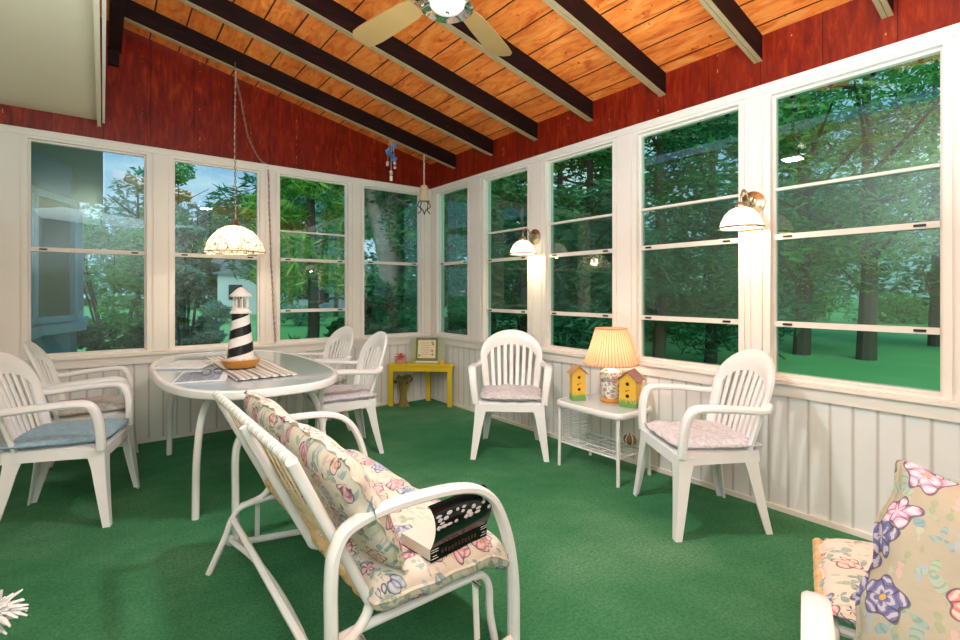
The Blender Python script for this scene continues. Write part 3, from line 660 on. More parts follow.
# ------------------------------------------------------------------ plastic chairs
def chair(label, loc, rz, group=None):
    """faces local +Y"""
    t = thing('plastic_armchair', label, 'chair', loc, rz, group)
    def B(s_, q): return Vector((s_, -.185-.27*q-.10*q*q+.55*s_*s_, .415+q))
    # seat
    mb = MB(); n = 16; 
    def wid(y): return .205+.045*(y+.2)/.42
    rows = []
    ys = [-.21, -.2, -.15, -.05, .05, .14, .19, .215, .225]
    for y in ys:
        row = []
        for i in range(n+1):
            u = 2*i/n-1; x = u*wid(y); z = .425-.018*(1-u*u)*(1-((y)/.25)**2)
            if y > .14: z -= ((y-.14)/.085)**2*.022
            e = max(0, abs(u)-.86)/.14; z -= e*e*.012
            row.append((x, y, z))
        rows.append(row)
    V = [p for r_ in rows for p in r_]; k = n+1; F = [(j*k+i, j*k+i+1, (j+1)*k+i+1, (j+1)*k+i) for j in range(len(ys)-1) for i in range(n)]
    mb.add(V, F); o2 = len(V)
    V2 = [(x*.985, y, z-.014) for x, y, z in V]; mb.v += V2; mb.f += [tuple(i+o2 for i in reversed(f)) for f in F]
    ed = list(range(k))+[j*k+n for j in range(1, len(ys))]+[(len(ys)-1)*k+i for i in range(n-1, -1, -1)]+[j*k for j in range(len(ys)-2, 0, -1)]
    base = len(mb.v); low = [(V[e][0]*1.02, V[e][1]*1.01, V[e][2]-.055) for e in ed]; mb.v += low; m = len(ed)
    mb.f += [(ed[i], base+i, base+(i+1) % m, ed[(i+1) % m]) for i in range(m)]
    base2 = len(mb.v); mb.v += [(x*.965, y*.97, z) for x, y, z in low]; mb.f += [(base+i, base2+i, base2+(i+1) % m, base+(i+1) % m) for i in range(m)]
    base3 = len(mb.v); mb.v += [(V[e][0]*.965, V[e][1]*.97, V[e][2]-.014) for e in ed]; mb.f += [(base2+i, base3+i, base3+(i+1) % m, base2+(i+1) % m) for i in range(m)]
    mb.build('seat', mPlastic, t)
    # backrest: arch band plus slats
    mb = MB(); out = []; inn = []
    for i in range(9): q = -.01+.29*i/8; out.append((-(.215+.04*(q/.28)**.8 if q > 0 else .215), q)); inn.append((-(.172+.028*max(q, 0)/.28), max(q, .0)+.0))
    for i in range(1, 20): a = PI-PI*i/20; out.append((.255*math.cos(a), .28+.205*math.sin(a)**.95)); inn.append((.196*math.cos(a), .27+.098*math.sin(a)))
    for i in range(8, -1, -1): q = -.01+.29*i/8; out.append(((.215+.04*(q/.28)**.8 if q > 0 else .215), q)); inn.append(((.172+.028*max(q, 0)/.28), max(q, .0)))
    V = []; 
    for (a, b), (c, d) in zip(out, inn):
        O = B(a, b); I = B(c, d); m1 = (O*.75+I*.25); m2 = (O*.3+I*.7); nf = Vector((0, .93, .36))
        V += [O-nf*.006, O+nf*.010, m1+nf*.017, m2+nf*.013, I+nf*.004, I-nf*.010, m2-nf*.008, m1-nf*.010]
    L = len(out); F = [(i*8+j, i*8+(j+1) % 8, (i+1)*8+(j+1) % 8, (i+1)*8+j) for i in range(L-1) for j in range(8)]
    mb.add(V, F)
    for kx in range(7):
        s0 = (kx-3)*.046; s1 = (kx-3)*.054; top = .27+.098*math.sqrt(max(0, 1-(s1/.196)**2))+.012
        P = [B(s0+(s1-s0)*v, -.005+(top+.005)*v) for v in np.linspace(0, 1, 9)]
        mb.sweep(P, [ell(.0155, .006, 8, 3)]*9, up=(0, 1, .3))
    mb.build('backrest', mPlastic, t)
    # arms
    for sx in (-1, 1):
        P = smooth([B(sx*.242, .235)+Vector((0, -.012, 0)), (sx*.266, -.19, .628), (sx*.285, -.05, .640), (sx*.287, .10, .648), (sx*.282, .165, .640), (sx*.276, .196, .60), (sx*.266, .212, .52), (sx*.252, .215, .40)], 5)
        m = len(P); secs = []
        for i in range(m):
            f = i/(m-1); w = .025+.006*math.sin(PI*f); secs.append(ell(w, .017+.005*f, 10, 2.6))
        mb = MB(); 
        # keep the flat side up along the arm and outward down the front
        up = Vector((0, 0, 1)); mb.sweep(P, secs, up=(0, 0, 1)); mb.build('armrest', mPlastic, t)
    # legs: tapered L sections
    def leg(x0, y0, x1, y1, fx, fy, z0=.40):
        mb = MB(); V = []; m = 8
        for i in range(m+1):
            f = i/m; z = z0*(1-f); x = x0+(x1-x0)*f**1.2; y = y0+(y1-y0)*f**1.3; a = .082*(1-f)+.038*f+.05*max(0, .25-f); th = .009
            P = [(0, 0), (-fx*a, 0), (-fx*a, -fy*th), (-fx*th, -fy*th), (-fx*th, -fy*a*.85), (0, -fy*a*.85)]
            V += [(x+px, y+py, z) for px, py in P]
        F = [(i*6+j, i*6+(j+1) % 6, (i+1)*6+(j+1) % 6, (i+1)*6+j) for i in range(m) for j in range(6)] + [tuple(range(6)), tuple(range(m*6+5, m*6-1, -1))]
        mb.add(V, F); mb.build('leg', mPlastic, t)
    for sx in (-1, 1):
        leg(sx*.252, .228, sx*.285, .262, sx, 1); leg(sx*.210, -.198, sx*.235, -.262, sx, -1)
    return t
def seat_pad(mat, label, loc, rz, seed, group=None, scal=.012):
    o = pillow_mb(.455, .455, .058, 5, 24, 22, None, scal, seed, .2).build('seat_cushion', mat); o.location = (loc[0], loc[1], .413); o.rotation_euler = (0, 0, rz)
    o2 = MB(); e = pillow_mb(.455, .455, .058, 5, 24, 22, None, scal, seed, .2).edge
    o2.tube([(x, y, z) for x, y, z in e], .0045, 5, closed=True); o2.build('piping', mat, o)
    tag(o, label, 'cushion', group); return o
def face(dx, dy): return math.atan2(-dx, dy)     # local +Y -> (dx,dy)
def put(cx, cy, dx, dy, label, clabel, cmat, seed, scal=.012):
    rz = face(dx, dy); chair(label, (cx, cy, 0), rz)
    if clabel: seat_pad(cmat, clabel, (cx, cy), rz, seed, scal=scal)
put(2.50, 2.84, -.68, -.73, 'white plastic armchair standing alone between the corner table and the glass side table', 'wavy-edged lavender cushion on the lone white chair left of the side table', mCushLav, 1, .02)
put(2.585, 1.375, -.82, .57, 'white plastic armchair right of the glass side table, below the right wall lamp', 'pale lavender cushion on the chair right of the side table', mCushLav, 2, .01)
put(-.145, 3.52, .95, -.27, 'white plastic armchair at far left with the plain blue cushion', 'plain faded blue cushion on the leftmost chair', mCushBlue, 3, .0)
put(-.06, 4.27, .995, -.05, 'white plastic armchair behind the leftmost one, against the back wall', 'grey printed cushion on the chair behind the leftmost chair', mCushGrey, 4, .015)
put(1.45, 3.62, -.99, .12, 'white plastic armchair right of the oval table, nearer of the two there', 'lavender grey cushion on the nearer chair right of the oval table', mCushLav, 5, .015)
put(1.46, 4.30, -.98, -.05, 'white plastic armchair right of the oval table, farther one by the back windows', 'printed cushion on the farther chair right of the oval table', mCushGrey, 6, .015)

# ------------------------------------------------------------------ oval table
TC = (.745, 3.66); TA, TB, TZ = .505, .99, .705
t = thing('oval_table', 'oval white metal dining table with a frosted glass top', 'table', (TC[0], TC[1], 0))
def se(a, b, n=64, p=2.7): return [(x, y) for x, y in ell(a, b, n, p)]
MB().prism(se(TA-.028, TB-.028), TZ+.001, TZ+.008).build('glass_top', mTableTop, t, False)
mb = MB(); P = [(x, y, TZ-.012) for x, y in se(TA-.016, TB-.016)]; mb.sweep(P, [ell(.018, .024, 10, 3)]*64, closed=True); mb.build('rim', mTube, t)
for sx in (-1, 1):
    for sy in (-1, 1):
        MB().tube([(sx*.16, sy*.42, TZ-.03), (sx*.23, sy*.50, TZ-.05), (sx*.31, sy*.60, TZ-.16), (sx*.345, sy*.650, TZ-.38), (sx*.352, sy*.655, .0)], .019, 10, sm=7).build('leg', mTube, t)
mb = MB(); mb.tube([(-.16, -.42, TZ-.035), (.16, -.42, TZ-.035), (.16, .42, TZ-.035), (-.16, .42, TZ-.035)], .012, 8, closed=True); mb.build('under_brace', mTube, t)
# things on the oval table
z0 = TZ+.009
mNews = mk_cushfab('newsprint', '#c9ccd2', '#dcdde0', '#ece9e4')
mPaperBlue = mk_cushfab('glossy_cover', '#56606f', '#8a93a3', '#c4c8cf')
def paper(name, label, cat, c, w, d, rz, h, mat, mat2):
    o = MB().box((0, 0, h/2), (w, d, h), bev=h*.3).build(name, mat, None, False); o.location = (*c, z0); o.rotation_euler = (0, 0, rz); tag(o, label, cat)
    k = MB().box((-.01, 0, h+.001), (w*.8, d*.82, .0015)).build('cover_print', mat2, o, False); return o
paper('newspaper', 'folded newspaper at the far left end of the oval table', 'newspaper', (.47, 3.86), .30, .36, R(-30), .016, mNews, mNews)
paper('magazine', 'glossy magazine with a bluish cover near the left edge of the oval table', 'magazine', (.47, 3.30), .27, .42, R(-14), .007, mNews, mPaperBlue)
t = thing('eyeglasses', 'wire-rimmed eyeglasses lying on the magazine', 'eyeglasses', (.52, 3.30, z0+.010), R(20))
for sx in (-1, 1):
    MB().tube([(sx*.035+.026*math.cos(a), 0, .017+.017*math.sin(a)) for a in np.linspace(0, 2*PI, 14)[:-1]], .0018, 5, closed=True, up=(0, 1, 0)).build('lens_rim', mDarkMetal, t)
    MB().tube([(sx*.062, 0, .022), (sx*.066, .07, .014), (sx*.062, .13, .004)], .0018, 5, sm=4).build('temple', mDarkMetal, t)
mb = MB(); V = []; F = []; nx, ny = 26, 12
rz = R(-12)
for j in range(ny+1):
    for i in range(nx+1):
        u = i/nx-.5; v = j/ny-.5; x = u*.34; y = v*1.18; z = .004+.003*math.sin(u*40)*(abs(v)*2)+.004*math.sin(v*9+u*3)
        V.append((x, y, max(z, .001)))
k = nx+1
F = [(j*k+i, j*k+i+1, (j+1)*k+i+1, (j+1)*k+i) for j in range(ny) for i in range(nx)]
mb.add(V, F); o_ = len(V); mb.v += [(x, y, z+.009) for x, y, z in V]; mb.f = [tuple(reversed(f)) for f in F]+[tuple(i+o_ for i in f) for f in F]
ed = list(range(k))+[j*k+nx for j in range(1, ny+1)]+[ny*k+i for i in range(nx-1, -1, -1)]+[j*k for j in range(ny-1, 0, -1)]; m = len(ed)
mb.f += [(ed[i], ed[(i+1) % m], ed[(i+1) % m]+o_, ed[i]+o_) for i in range(m)]
rn = mb.build('table_runner', mTowel); rn.location = (.765, 3.60, z0-.001); rn.rotation_euler = (0, 0, R(0)); tag(rn, 'striped grey and cream folded cloth across the oval table', 'cloth')
# lighthouse
LX, LY, LZ = .71, 3.46, z0+.019
t = thing('model_lighthouse', 'black and white spiral-striped model lighthouse on the oval table', 'lighthouse', (LX, LY, LZ))
MB().lathe([(0, .0), (.085, 0), (.10, .012), (.118, .05), (.112, .052), (.09, .045), (0, .045)], n=28).build('wooden_base', mWoodLight, t)
mRock = M('pale_shells', '#cdbfae', .8, bump=1, bscale=30)
mb = MB()
for i in range(16): a = i*PI/8; mb.sphere((.085*math.cos(a), .085*math.sin(a), .05), (.016, .014, .010), 7, 5)
mb.build('shell_trim', mRock, t)
def mk_spiral():
    k = NT('black_white_spiral'); v = k.coord(); s = k.n('SeparateXYZ'); k.l(v, s.inputs[0])
    a = k.math('MULTIPLY', k.math('ARCTAN2', s.outputs[1], s.outputs[0]), 1/(2*PI))
    f = k.math('FRACT', k.math('SUBTRACT', k.math('MULTIPLY', s.outputs[2], 1/.118), a)); 
    k.l(k.mix(k.math('LESS_THAN', f, .5), '#e9e2da', '#0d0c0d'), k.b.inputs['Base Color']); k.b.inputs['Roughness'].default_value = .12; return k.m
mSp = mk_spiral(); mb = MB(); mb.lathe([(.083, .045), (.078, .10), (.062, .25), (.052, .345), (.052, .35), (0, .35)], n=32); mb.build('tower', mSp, t)
MB().lathe([(.0, .348), (.063, .348), (.066, .358), (.058, .362), (.053, .375), (.058, .382), (.045, .385), (0, .385)], n=24).build('gallery', mCream, t)
mb = MB(); 
for i in range(8): a = 2*PI*i/8; mb.tube([(.043*math.cos(a), .043*math.sin(a), .384), (.043*math.cos(a), .043*math.sin(a), .458)], .0045, 6)
lr = mb.build('lantern_bars', mCream, t)
MB().lathe([(.0, .386), (.02, .386), (.02, .44), (0, .445)], n=12).build('lens', mChrome, t)
MB().lathe([(.0, .456), (.066, .456), (.068, .464), (.05, .482), (.03, .502), (.018, .512), (0, .52)], n=24).build('dome_roof', mCream, t)

# ------------------------------------------------------------------ glider frames
def mk_wrap():
    k = NT('cord_wrapped_white_rail'); v = k.coord(); sx = k.n('SeparateXYZ'); k.l(v, sx.inputs[0])
    f = k.math('FRACT', k.math('MULTIPLY', k.math('ADD', sx.outputs[1], k.math('MULTIPLY', sx.outputs[2], .3)), 1/.058))
    c = k.ramp(f, [(0, '#6f665a'), (.06, '#e6e0d2'), (.3, '#dcd2b8'), (.36, '#6f665a'), (.40, '#ebe9e6')], 'CONSTANT'); k.l(c, k.b.inputs['Base Color']); k.b.inputs['Roughness'].default_value = .3; return k.m
mTopRail = mk_wrap()
def arch_profile(): return [(.0, .10), (.0, .30), (.0, .47), (.016, .545), (.06, .59), (.20, .612), (.42, .600), (.535, .545), (.605, .42), (.640, .25), (.645, .03)]
def glider(name, label, cat, W, loc, rz, mid=True):
    """faces local +X, rear arm legs at x=0, width along Y"""
    t = thing(name, label, cat, loc, rz); h = W/2; r = .0145
    for sy in (-1, 1):
        y = sy*h; P = smooth([(x, y, z) for x, z in arch_profile()], 5)
        mb = MB()
        mb.sweep(P, [ell(.025, .0135, 12, 2.5)]*len(P), up=(1, 0, .01) if False else (0, 0, 1)) if False else None
        # flat oval ribbed tube: broad across the width
        V = []; n = len(P); sec = [(-.025, -.008), (-.018, -.014), (-.004, -.015), (0, -.012), (.004, -.015), (.018, -.014), (.025, -.008), (.025, .006), (.016, .013), (.003, .014), (-.003, .014), (-.016, .013), (-.025, .006)]
        for i, p in enumerate(P):
            tt = (P[min(i+1, n-1)]-P[max(i-1, 0)]).normalized(); s_ = Vector((0, 1, 0)); nn = tt.cross(s_)
            for a, b in sec: V.append(p+s_*a+nn*b)
        k = len(sec); F = [(i*k+j, i*k+(j+1) % k, (i+1)*k+(j+1) % k, (i+1)*k+j) for i in range(n-1) for j in range(k)]+[tuple(range(k)), tuple(range(n*k-1, (n-1)*k-1, -1))]
        mb.add(V, F); mb.build('armrest', mTube, t)
        MB().tube([(.0, y, .115), (-.03, y, .10), (.02, y, .08), (.3, y, .045), (.55, y, .025), (.645, y, .03)], r, 9, sm=5).build('carrier_rail', mTube, t)
        yb = sy*(h-.045)
        MB().tube([(-.115, yb, .0), (-.05, yb, .14), (-.02, yb, .215), (.04, yb, .262), (.30, yb, .268), (.50, yb, .268), (.545, yb, .255), (.57, yb, .21), (.575, yb, .12), (.60, yb, 0)], .0135, 9, sm=5).build('base_frame', mTube, t)
        for x in (.09, .49):
            l_ = MB().bar((x, y*.97, .262), (x+.0, y*.99, .085), .020, .006, up=(0, 1, 0)).build('swing_link', mTube, t, False)
            MB().tube([(x, y*.955, .262), (x, y+sy*.012-.0*sy, .262)], .008, 8).build('pivot_bolt', mChrome, l_)
    for (x, z) in ((-.02, .215), (.565, .23)):
        MB().tube([(x, -(h-.045), z), (x, h-.045, z)], .0135, 9).build('base_crossbar', mTube, t)
    MB().tube([(-.02, -h, .10), (.03, -h*.55, .10), (.045, 0, .10), (.03, h*.55, .10), (-.02, h, .10)], .012, 8, sm=6).build('bowed_stretcher', mTube, t)
    # back + seat frame
    hb = h-.05; ys = [-hb, hb]
    prof = [(-.085, .775), (-.01, .62), (.065, .47), (.125, .35), (.150, .31), (.22, .30), (.42, .315), (.56, .335)]
    for y in ys:
        MB().tube([(-.085, y, .775), (-.01, y, .62), (.065, y, .47), (.120, y, .355), (.132, y, .315), (.10, y*1.02, .275), (.03, y*1.06, .25), (.0, math.copysign(h, y), .235)], .0155, 10, sm=5).build('side_frame', mTube, t)
        MB().tube([(x, y*.9, z) for x, z in prof[3:]], .013, 9, sm=4).build('seat_rail', mTube, t)
    if mid: MB().tube([(x-.022, -.09, z) for x, z in prof], .0155, 10, sm=5).build('middle_frame', mTube, t)
    MB().tube([(-.085, -hb, .775), (-.085, hb, .775)], .017, 10).build('top_rail', mTopRail, t)
    # knobbly rattan roll at the bottom of the back and at the seat front
    for (nm, x, z) in (('lower_rail', .135, .352), ('front_rail', .575, .345)):
        mb = MB(); y = -hb+.02; P = []; rr = []
        kk = int((2*hb-.04)/.014)
        for i in range(kk+1): P.append((x, -hb+.02+i*.014, z)); rr.append(.023+.009*abs(math.sin(i*.75)))
        mb.tube(P, rr, 9); mb.build(nm, mCaneWrap, t)
    # rattan cords of the back: one woven panel
    mb = MB(); y = -hb+.03; i = 0; rj = random.Random(5)
    while y < hb-.02:
        j = rj.uniform(-.004, .004)
        mb.tube([(-.085+.004, y, .77), (.02, y+j+.006*math.sin(i), .56), (.135, y+j, .36)], .0027, 5); y += [.013, .080][i % 2]; i += 1
    mb.build('cane_back', mCane, t)
    mb = MB(); y = -hb+.04
    while y < hb-.02: mb.tube([(.15, y, .345), (.40, y, .332), (.575, y, .35)], .005, 5); y += .045
    mb.build('cane_seat', mCane, t)
    return t
GX, GY = .475, 1.84
glider('loveseat_glider', 'white tubular metal glider loveseat with rattan back in the foreground', 'glider', 1.17, (GX, GY, 0), 0)
def glider_cushion(label, cy, w, seed, mat=mFloral, origin=(GX, 0), rz=0, group=None):
    t = thing('glider_cushion', label, 'cushion', (origin[0], cy, 0), rz, group)
    def bend(x, y, z):    # pad x along seat depth
        f = (x+.25)/.5
        z -= max(0, f-.72)**2*.9
        return (x, y, z)
    tf = [(-.35, -.45), (-.35, .45), (.35, -.45), (.35, .45)] if w > .5 else [(0, -.4), (0, .4)]
    pb = pillow_mb(.53, w, .125, 11, 28, 28, tf, .010, seed, .2, bend)
    pad = pb.build('seat_pad', mat, t); pad.location = (.385, 0, .290); pad.rotation_euler = (0, R(-1.0), 0)
    MB().tube(pb.edge, .006, 6, closed=True).build('piping', mat, pad)
    bb = pillow_mb(.42, w, .12, 4, 24, 24, [(.1, -.4), (.1, .4)], .012, seed+9, .25)
    bk = bb.build('back_pad', mat, t); ang = R(-62.5-0); bk.rotation_euler = (0, ang-R(0), 0)
    # back pad: local x runs down the back, local z forward
    m = Matrix.Rotation(R(63), 4, 'Y'); bk.rotation_euler = m.to_euler(); bk.location = (.078, 0, .556)
    fr = MB(); e = smooth(bb.edge, 3, True); n = len(e); V = []; rj = random.Random(seed)
    for i, (x, y, z) in enumerate(e):
        l_ = math.hypot(x, y) or 1; ox, oy = x/l_, y/l_
        for q in range(2):
            ww = .005*math.sin(i*.7)+.003*math.sin(i*.31)
            V += [(x-ox*.005, y-oy*.005, z+.002), (x+ox*.017, y+oy*.017, z+ww), (x+ox*.017, y+oy*.017, z+ww-.003), (x-ox*.005, y-oy*.005, z-.002)] if q == 0 else []
    F = [(i*4+j, i*4+(j+1) % 4, ((i+1) % n)*4+(j+1) % 4, ((i+1) % n)*4+j) for i in range(n) for j in range(4)]
    fr.add(V, F); fr.build('ruffle', mat, bk)
    mb = MB()
    for tu, tv in tf: mb.sphere((tu*.25, tv*w/2, .085), (.010, .010, .005), 8, 5)
    mb.build('button', mat, pad)
    return t
glider_cushion('rose-print cushion on the near half of the glider loveseat, under the book', GY-.30, .60, 3)
glider_cushion('rose-print cushion on the far half of the glider loveseat', GY+.30, .60, 5)
# armchair glider at lower right, with its ottoman
A0 = (.819, -.105); AR = math.atan2(.32, .95)
glider('glider_armchair', 'white tubular armchair at the lower right edge, matching the loveseat', 'armchair', .68, (A0[0], A0[1], 0), AR, False)
ca = glider_cushion('rose-print cushion on the lower right armchair, under the big pillow', 0, .58, 8, mFloral, (0, 0), AR); ca.location = (A0[0], A0[1], 0)
t = thing('ottoman', 'rose-print cushioned ottoman with a rattan edge before the lower right armchair', 'ottoman', (1.79, .27, 0), AR)
OW, OD = .44, .54
for sy in (-1, 1):
    MB().tube([(-OW/2+.02, sy*(OD/2-.04), .0), (-OW/2+.0, sy*(OD/2-.02), .12), (-OW/2, sy*(OD/2-.02), .30), (-OW/2+.05, sy*(OD/2-.02), .345), (OW/2-.05, sy*(OD/2-.02), .345), (OW/2, sy*(OD/2-.02), .30), (OW/2, sy*(OD/2-.02), .12), (OW/2-.02, sy*(OD/2-.04), .0)], .0135, 9, sm=5).build('leg_frame', mTube, t)
    mb = MB(); P = []; rr = []
    for i in range(33): P.append((-OW/2+i*OW/32, sy*(OD/2+.004), .372)); rr.append(.014+.004*abs(math.sin(i*.75)))
    mb.tube(P, rr, 9); mb.build('rattan_edge', mCaneWrap, t)
for x in (-.2, .2): MB().tube([(x, -OD/2+.02, .335), (x, OD/2-.02, .335)], .0125, 8).build('crossbar', mTube, t)
pb = pillow_mb(OW+.03, OD, .10, 5, 24, 24, [(0, 0)], .010, 31, .2); c_ = pb.build('seat_pad', mFloral, t); c_.location = (0, 0, .335)
MB().tube(pb.edge, .006, 6, closed=True).build('piping', mFloral, c_)
pb = pillow_mb(.42, .42, .18, 4, 26, 26, None, .012, 12, .15)
pil = pb.build('throw_pillow', mFloralBig); MB().tube(pb.edge, .006, 6, closed=True).build('piping', mFloralBig, pil)
# local z = broad face normal, pointing up-left towards the house side
zn = Vector((-.86, -.30, .42)).normalized(); xn = Vector((0, 0, 1)).cross(zn).normalized(); yn = zn.cross(xn)
ro = math.radians(-14); xn, yn = xn*math.cos(ro)+yn*math.sin(ro), -xn*math.sin(ro)+yn*math.cos(ro)
pil.rotation_euler = Matrix((xn, yn, zn)).transposed().to_euler(); pil.location = (1.335, .115, .60)
tag(pil, 'large flowered throw pillow standing on the lower right armchair', 'pillow')
# book on the near cushion
t = thing('paperback_book', 'black paperback book with a curled-up cover on the near glider cushion', 'book', (.890, 1.340, .404), R(7))
mPrint = M('pinkish_white_print', '#cfc4c8', .3, var=.2, vscale=40)
mPages = mk_stripe('page_edges', ['#d9cfbf', '#c9bca8'], 400, 2); mCover = M('black_cover', '#0b0a0b', .12); mCoverIn = M('dark_red_cover', '#5c1a10', .25, var=.3)
MB().box((0, .002, .019), (.235, .150, .034)).build('pages', mPages, t, False)
mb = MB(); mb.box((0, -.076, .019), (.24, .003, .040)); mb.box((0, 0, .0008), (.24, .153, .0016)); mb.build('cover', mCover, t, False)
# curled front cover: rises from the spine edge and rolls back
P = []
for i in range(17):
    f = i/16; a = R(20)+f*R(125); P.append((-.077+0.0*f, 0, 0))
V = []; cur = Vector((-.077, .039)); ang = R(95); V2 = []
for i in range(15):
    V2.append(cur.copy()); ang -= R(1.0 + i*.9); cur = cur+Vector((math.cos(ang+R(25)), math.sin(ang+R(25))))*.0105
mb = MB()
for s_ in (0, 1):
    for x in (-.12, -.06, 0, .06, .12):
        for p in V2: mb.v.append((x, p.x+(.001 if s_ else -.0), p.y+(0 if s_ else .0012)))
m = len(V2)
for s_ in (0, 1):
    for c in range(4):
        for i in range(m-1):
            a = s_*5*m+c*m+i; q = (a, a+1, a+m+1, a+m); mb.f.append(q if s_ else tuple(reversed(q)))
cc = mb.build('curled_cover', mCover, t)
mb = MB(); rj = random.Random(9)
for i in range(26):
    x = rj.uniform(-.11, .11); q = V2[rj.randint(7, 10)]; mb.sphere((x, q.x-.001, q.y+.0005), (.006+rj.random()*.007, .0025, .004+rj.random()*.004), 6, 4)
mb.build('cover_print', mPrint, cc)
mb = MB(); mb.box((.055, -.06, .050), (.12, .002, .030), Matrix.Rotation(R(-20), 3, 'X')); mb.build('inner_page', mCoverIn, t, False)
mb = MB()
for dz in (.008, .016, .028, .035): mb.box((-.105, -.0778, dz), (.028 if dz != .016 else .016, .001, .0016)); mb.box((.105, -.0778, dz), (.028 if dz != .016 else .016, .001, .0016))
mb.build('spine_lines', mCream, t, False)
mb = MB(); rj = random.Random(2)
for i in range(11): mb.box((-.075+i*.014, -.0778, .019+rj.uniform(-.002, .002)), (.008, .001, .012)); 
mb.build('worn_title', M('dull_red_ink', '#4a1d1b', .4), t, False)

# ------------------------------------------------------------------ side table
t = thing('side_table', 'small white metal side table with a glass top and a wire shelf', 'table', (2.715, 2.125, 0))
SW, SD, SH = .40, .56, .455
MB().prism(se(SW/2-.012, SD/2-.012, 40, 7), SH-.004, SH+.003).build('glass_top', mTableTop, t, False)
mb = MB(); mb.sweep([(x, y, SH-.016) for x, y in se(SW/2-.006, SD/2-.006, 40, 7)], [ell(.012, .020, 10, 3)]*40, closed=True); mb.build('rim', mTube, t)
for sx in (-1, 1):
    for sy in (-1, 1):
        MB().tube([(sx*.165, sy*.245, SH-.02), (sx*.168, sy*.248, .0)], .012, 10).build('leg', mTube, t)
for z in (.17,):
    mb = MB(); mb.tube([(-.166, -.246, z), (.166, -.246, z), (.166, .246, z), (-.166, .246, z)], .007, 7, closed=True)
    for q in range(5): x = -.166+.332*(q+.5)/5; mb.tube([(x, -.246, z+.004), (x, .246, z+.004)], .0035, 6)
    for q in (-.08, .08): mb.tube([(-.166, q, z-.004), (.166, q, z-.004)], .004, 6)
    mb.build('wire_shelf', mTube, t)
mb = MB()
for q in range(12): z = .19+q*.018; mb.tube([(-.14, .247, z), (.14, .247, z)], .003, 5)
for x in (-.14, .14): mb.tube([(x, .247, .175), (x, .247, .42)], .004, 6)
mb.build('magazine_rack', mTube, t)
SZ = SH+.004
bk = thing('knitted_ball', 'small brown mottled ball-shaped trinket on the wire shelf of the side table', 'trinket', (2.83, 1.99, .181))
MB().sphere((0, 0, .04), (.045, .045, .04), 12, 8).build('body', M('brown_weave', '#8a6c55', .8, var=.5, vscale=40, bump=1), bk)
mb = MB(); 
for i in range(6): a = i*PI/3; mb.tube([(.045*math.cos(a)*math.cos(b), .045*math.sin(a)*math.cos(b), .04+.04*math.sin(b)) for b in np.linspace(-1.3, 1.3, 7)], .004, 5)
mb.build('cord', mCream, bk)
# lamp
LPX, LPY = 2.805, 2.125
t = thing('table_lamp', 'table lamp with a pleated peach shade and flowered ceramic base', 'lamp', (LPX, LPY, SZ))
mCer = mk_floral('flowered_ceramic', '#e9e2d6', 26, 0, ['#8a8fa6', '#c9a08f', '#a8ad9c', '#9aa3b4', '#b49a9a']); mCer.node_tree.nodes['Principled BSDF'].inputs['Roughness'].default_value = .15
MB().lathe([(0, 0), (.072, 0), (.076, .010), (.07, .018), (.05, .024), (0, .024)], n=28).build('foot', mWoodLight, t)
MB().lathe([(0, .022), (.048, .024), (.056, .05), (.074, .12), (.082, .17), (.076, .205), (.05, .225), (.022, .235), (0, .236)], n=32).build('ceramic_body', mCer, t)
MB().lathe([(0, .235), (.014, .235), (.014, .30), (0, .30)], n=12).build('stem', mBrass, t)
MB().sphere((0, 0, .335), (.024, .024, .034), 12, 8).build('bulb', mBulb, t)
sh = MB(); sh.lathe([(.182, .262), (.180, .258), (.183, .266), (.145, .38), (.108, .505), (.106, .509)], n=144, wob=lambda a, f: 1+.018*math.sin(a*48)*(1-.5*f)); sh.build('lamp_shade', mShade, t)
mb = MB(); mb.tube([(.184*math.cos(a), .184*math.sin(a), .262) for a in np.linspace(0, 2*PI, 49)[:-1]], .004, 5, closed=True); mb.build('shade_ring', mShade, t)
mb = MB(); mb.tube([(.108*math.cos(a), .108*math.sin(a), .507) for a in np.linspace(0, 2*PI, 49)[:-1]], .003, 5, closed=True); mb.build('shade_ring', mShade, t)
light('table_lamp_bulb', 'POINT', (LPX, LPY, SZ+.345), 5, (1, .84, .66), .035)
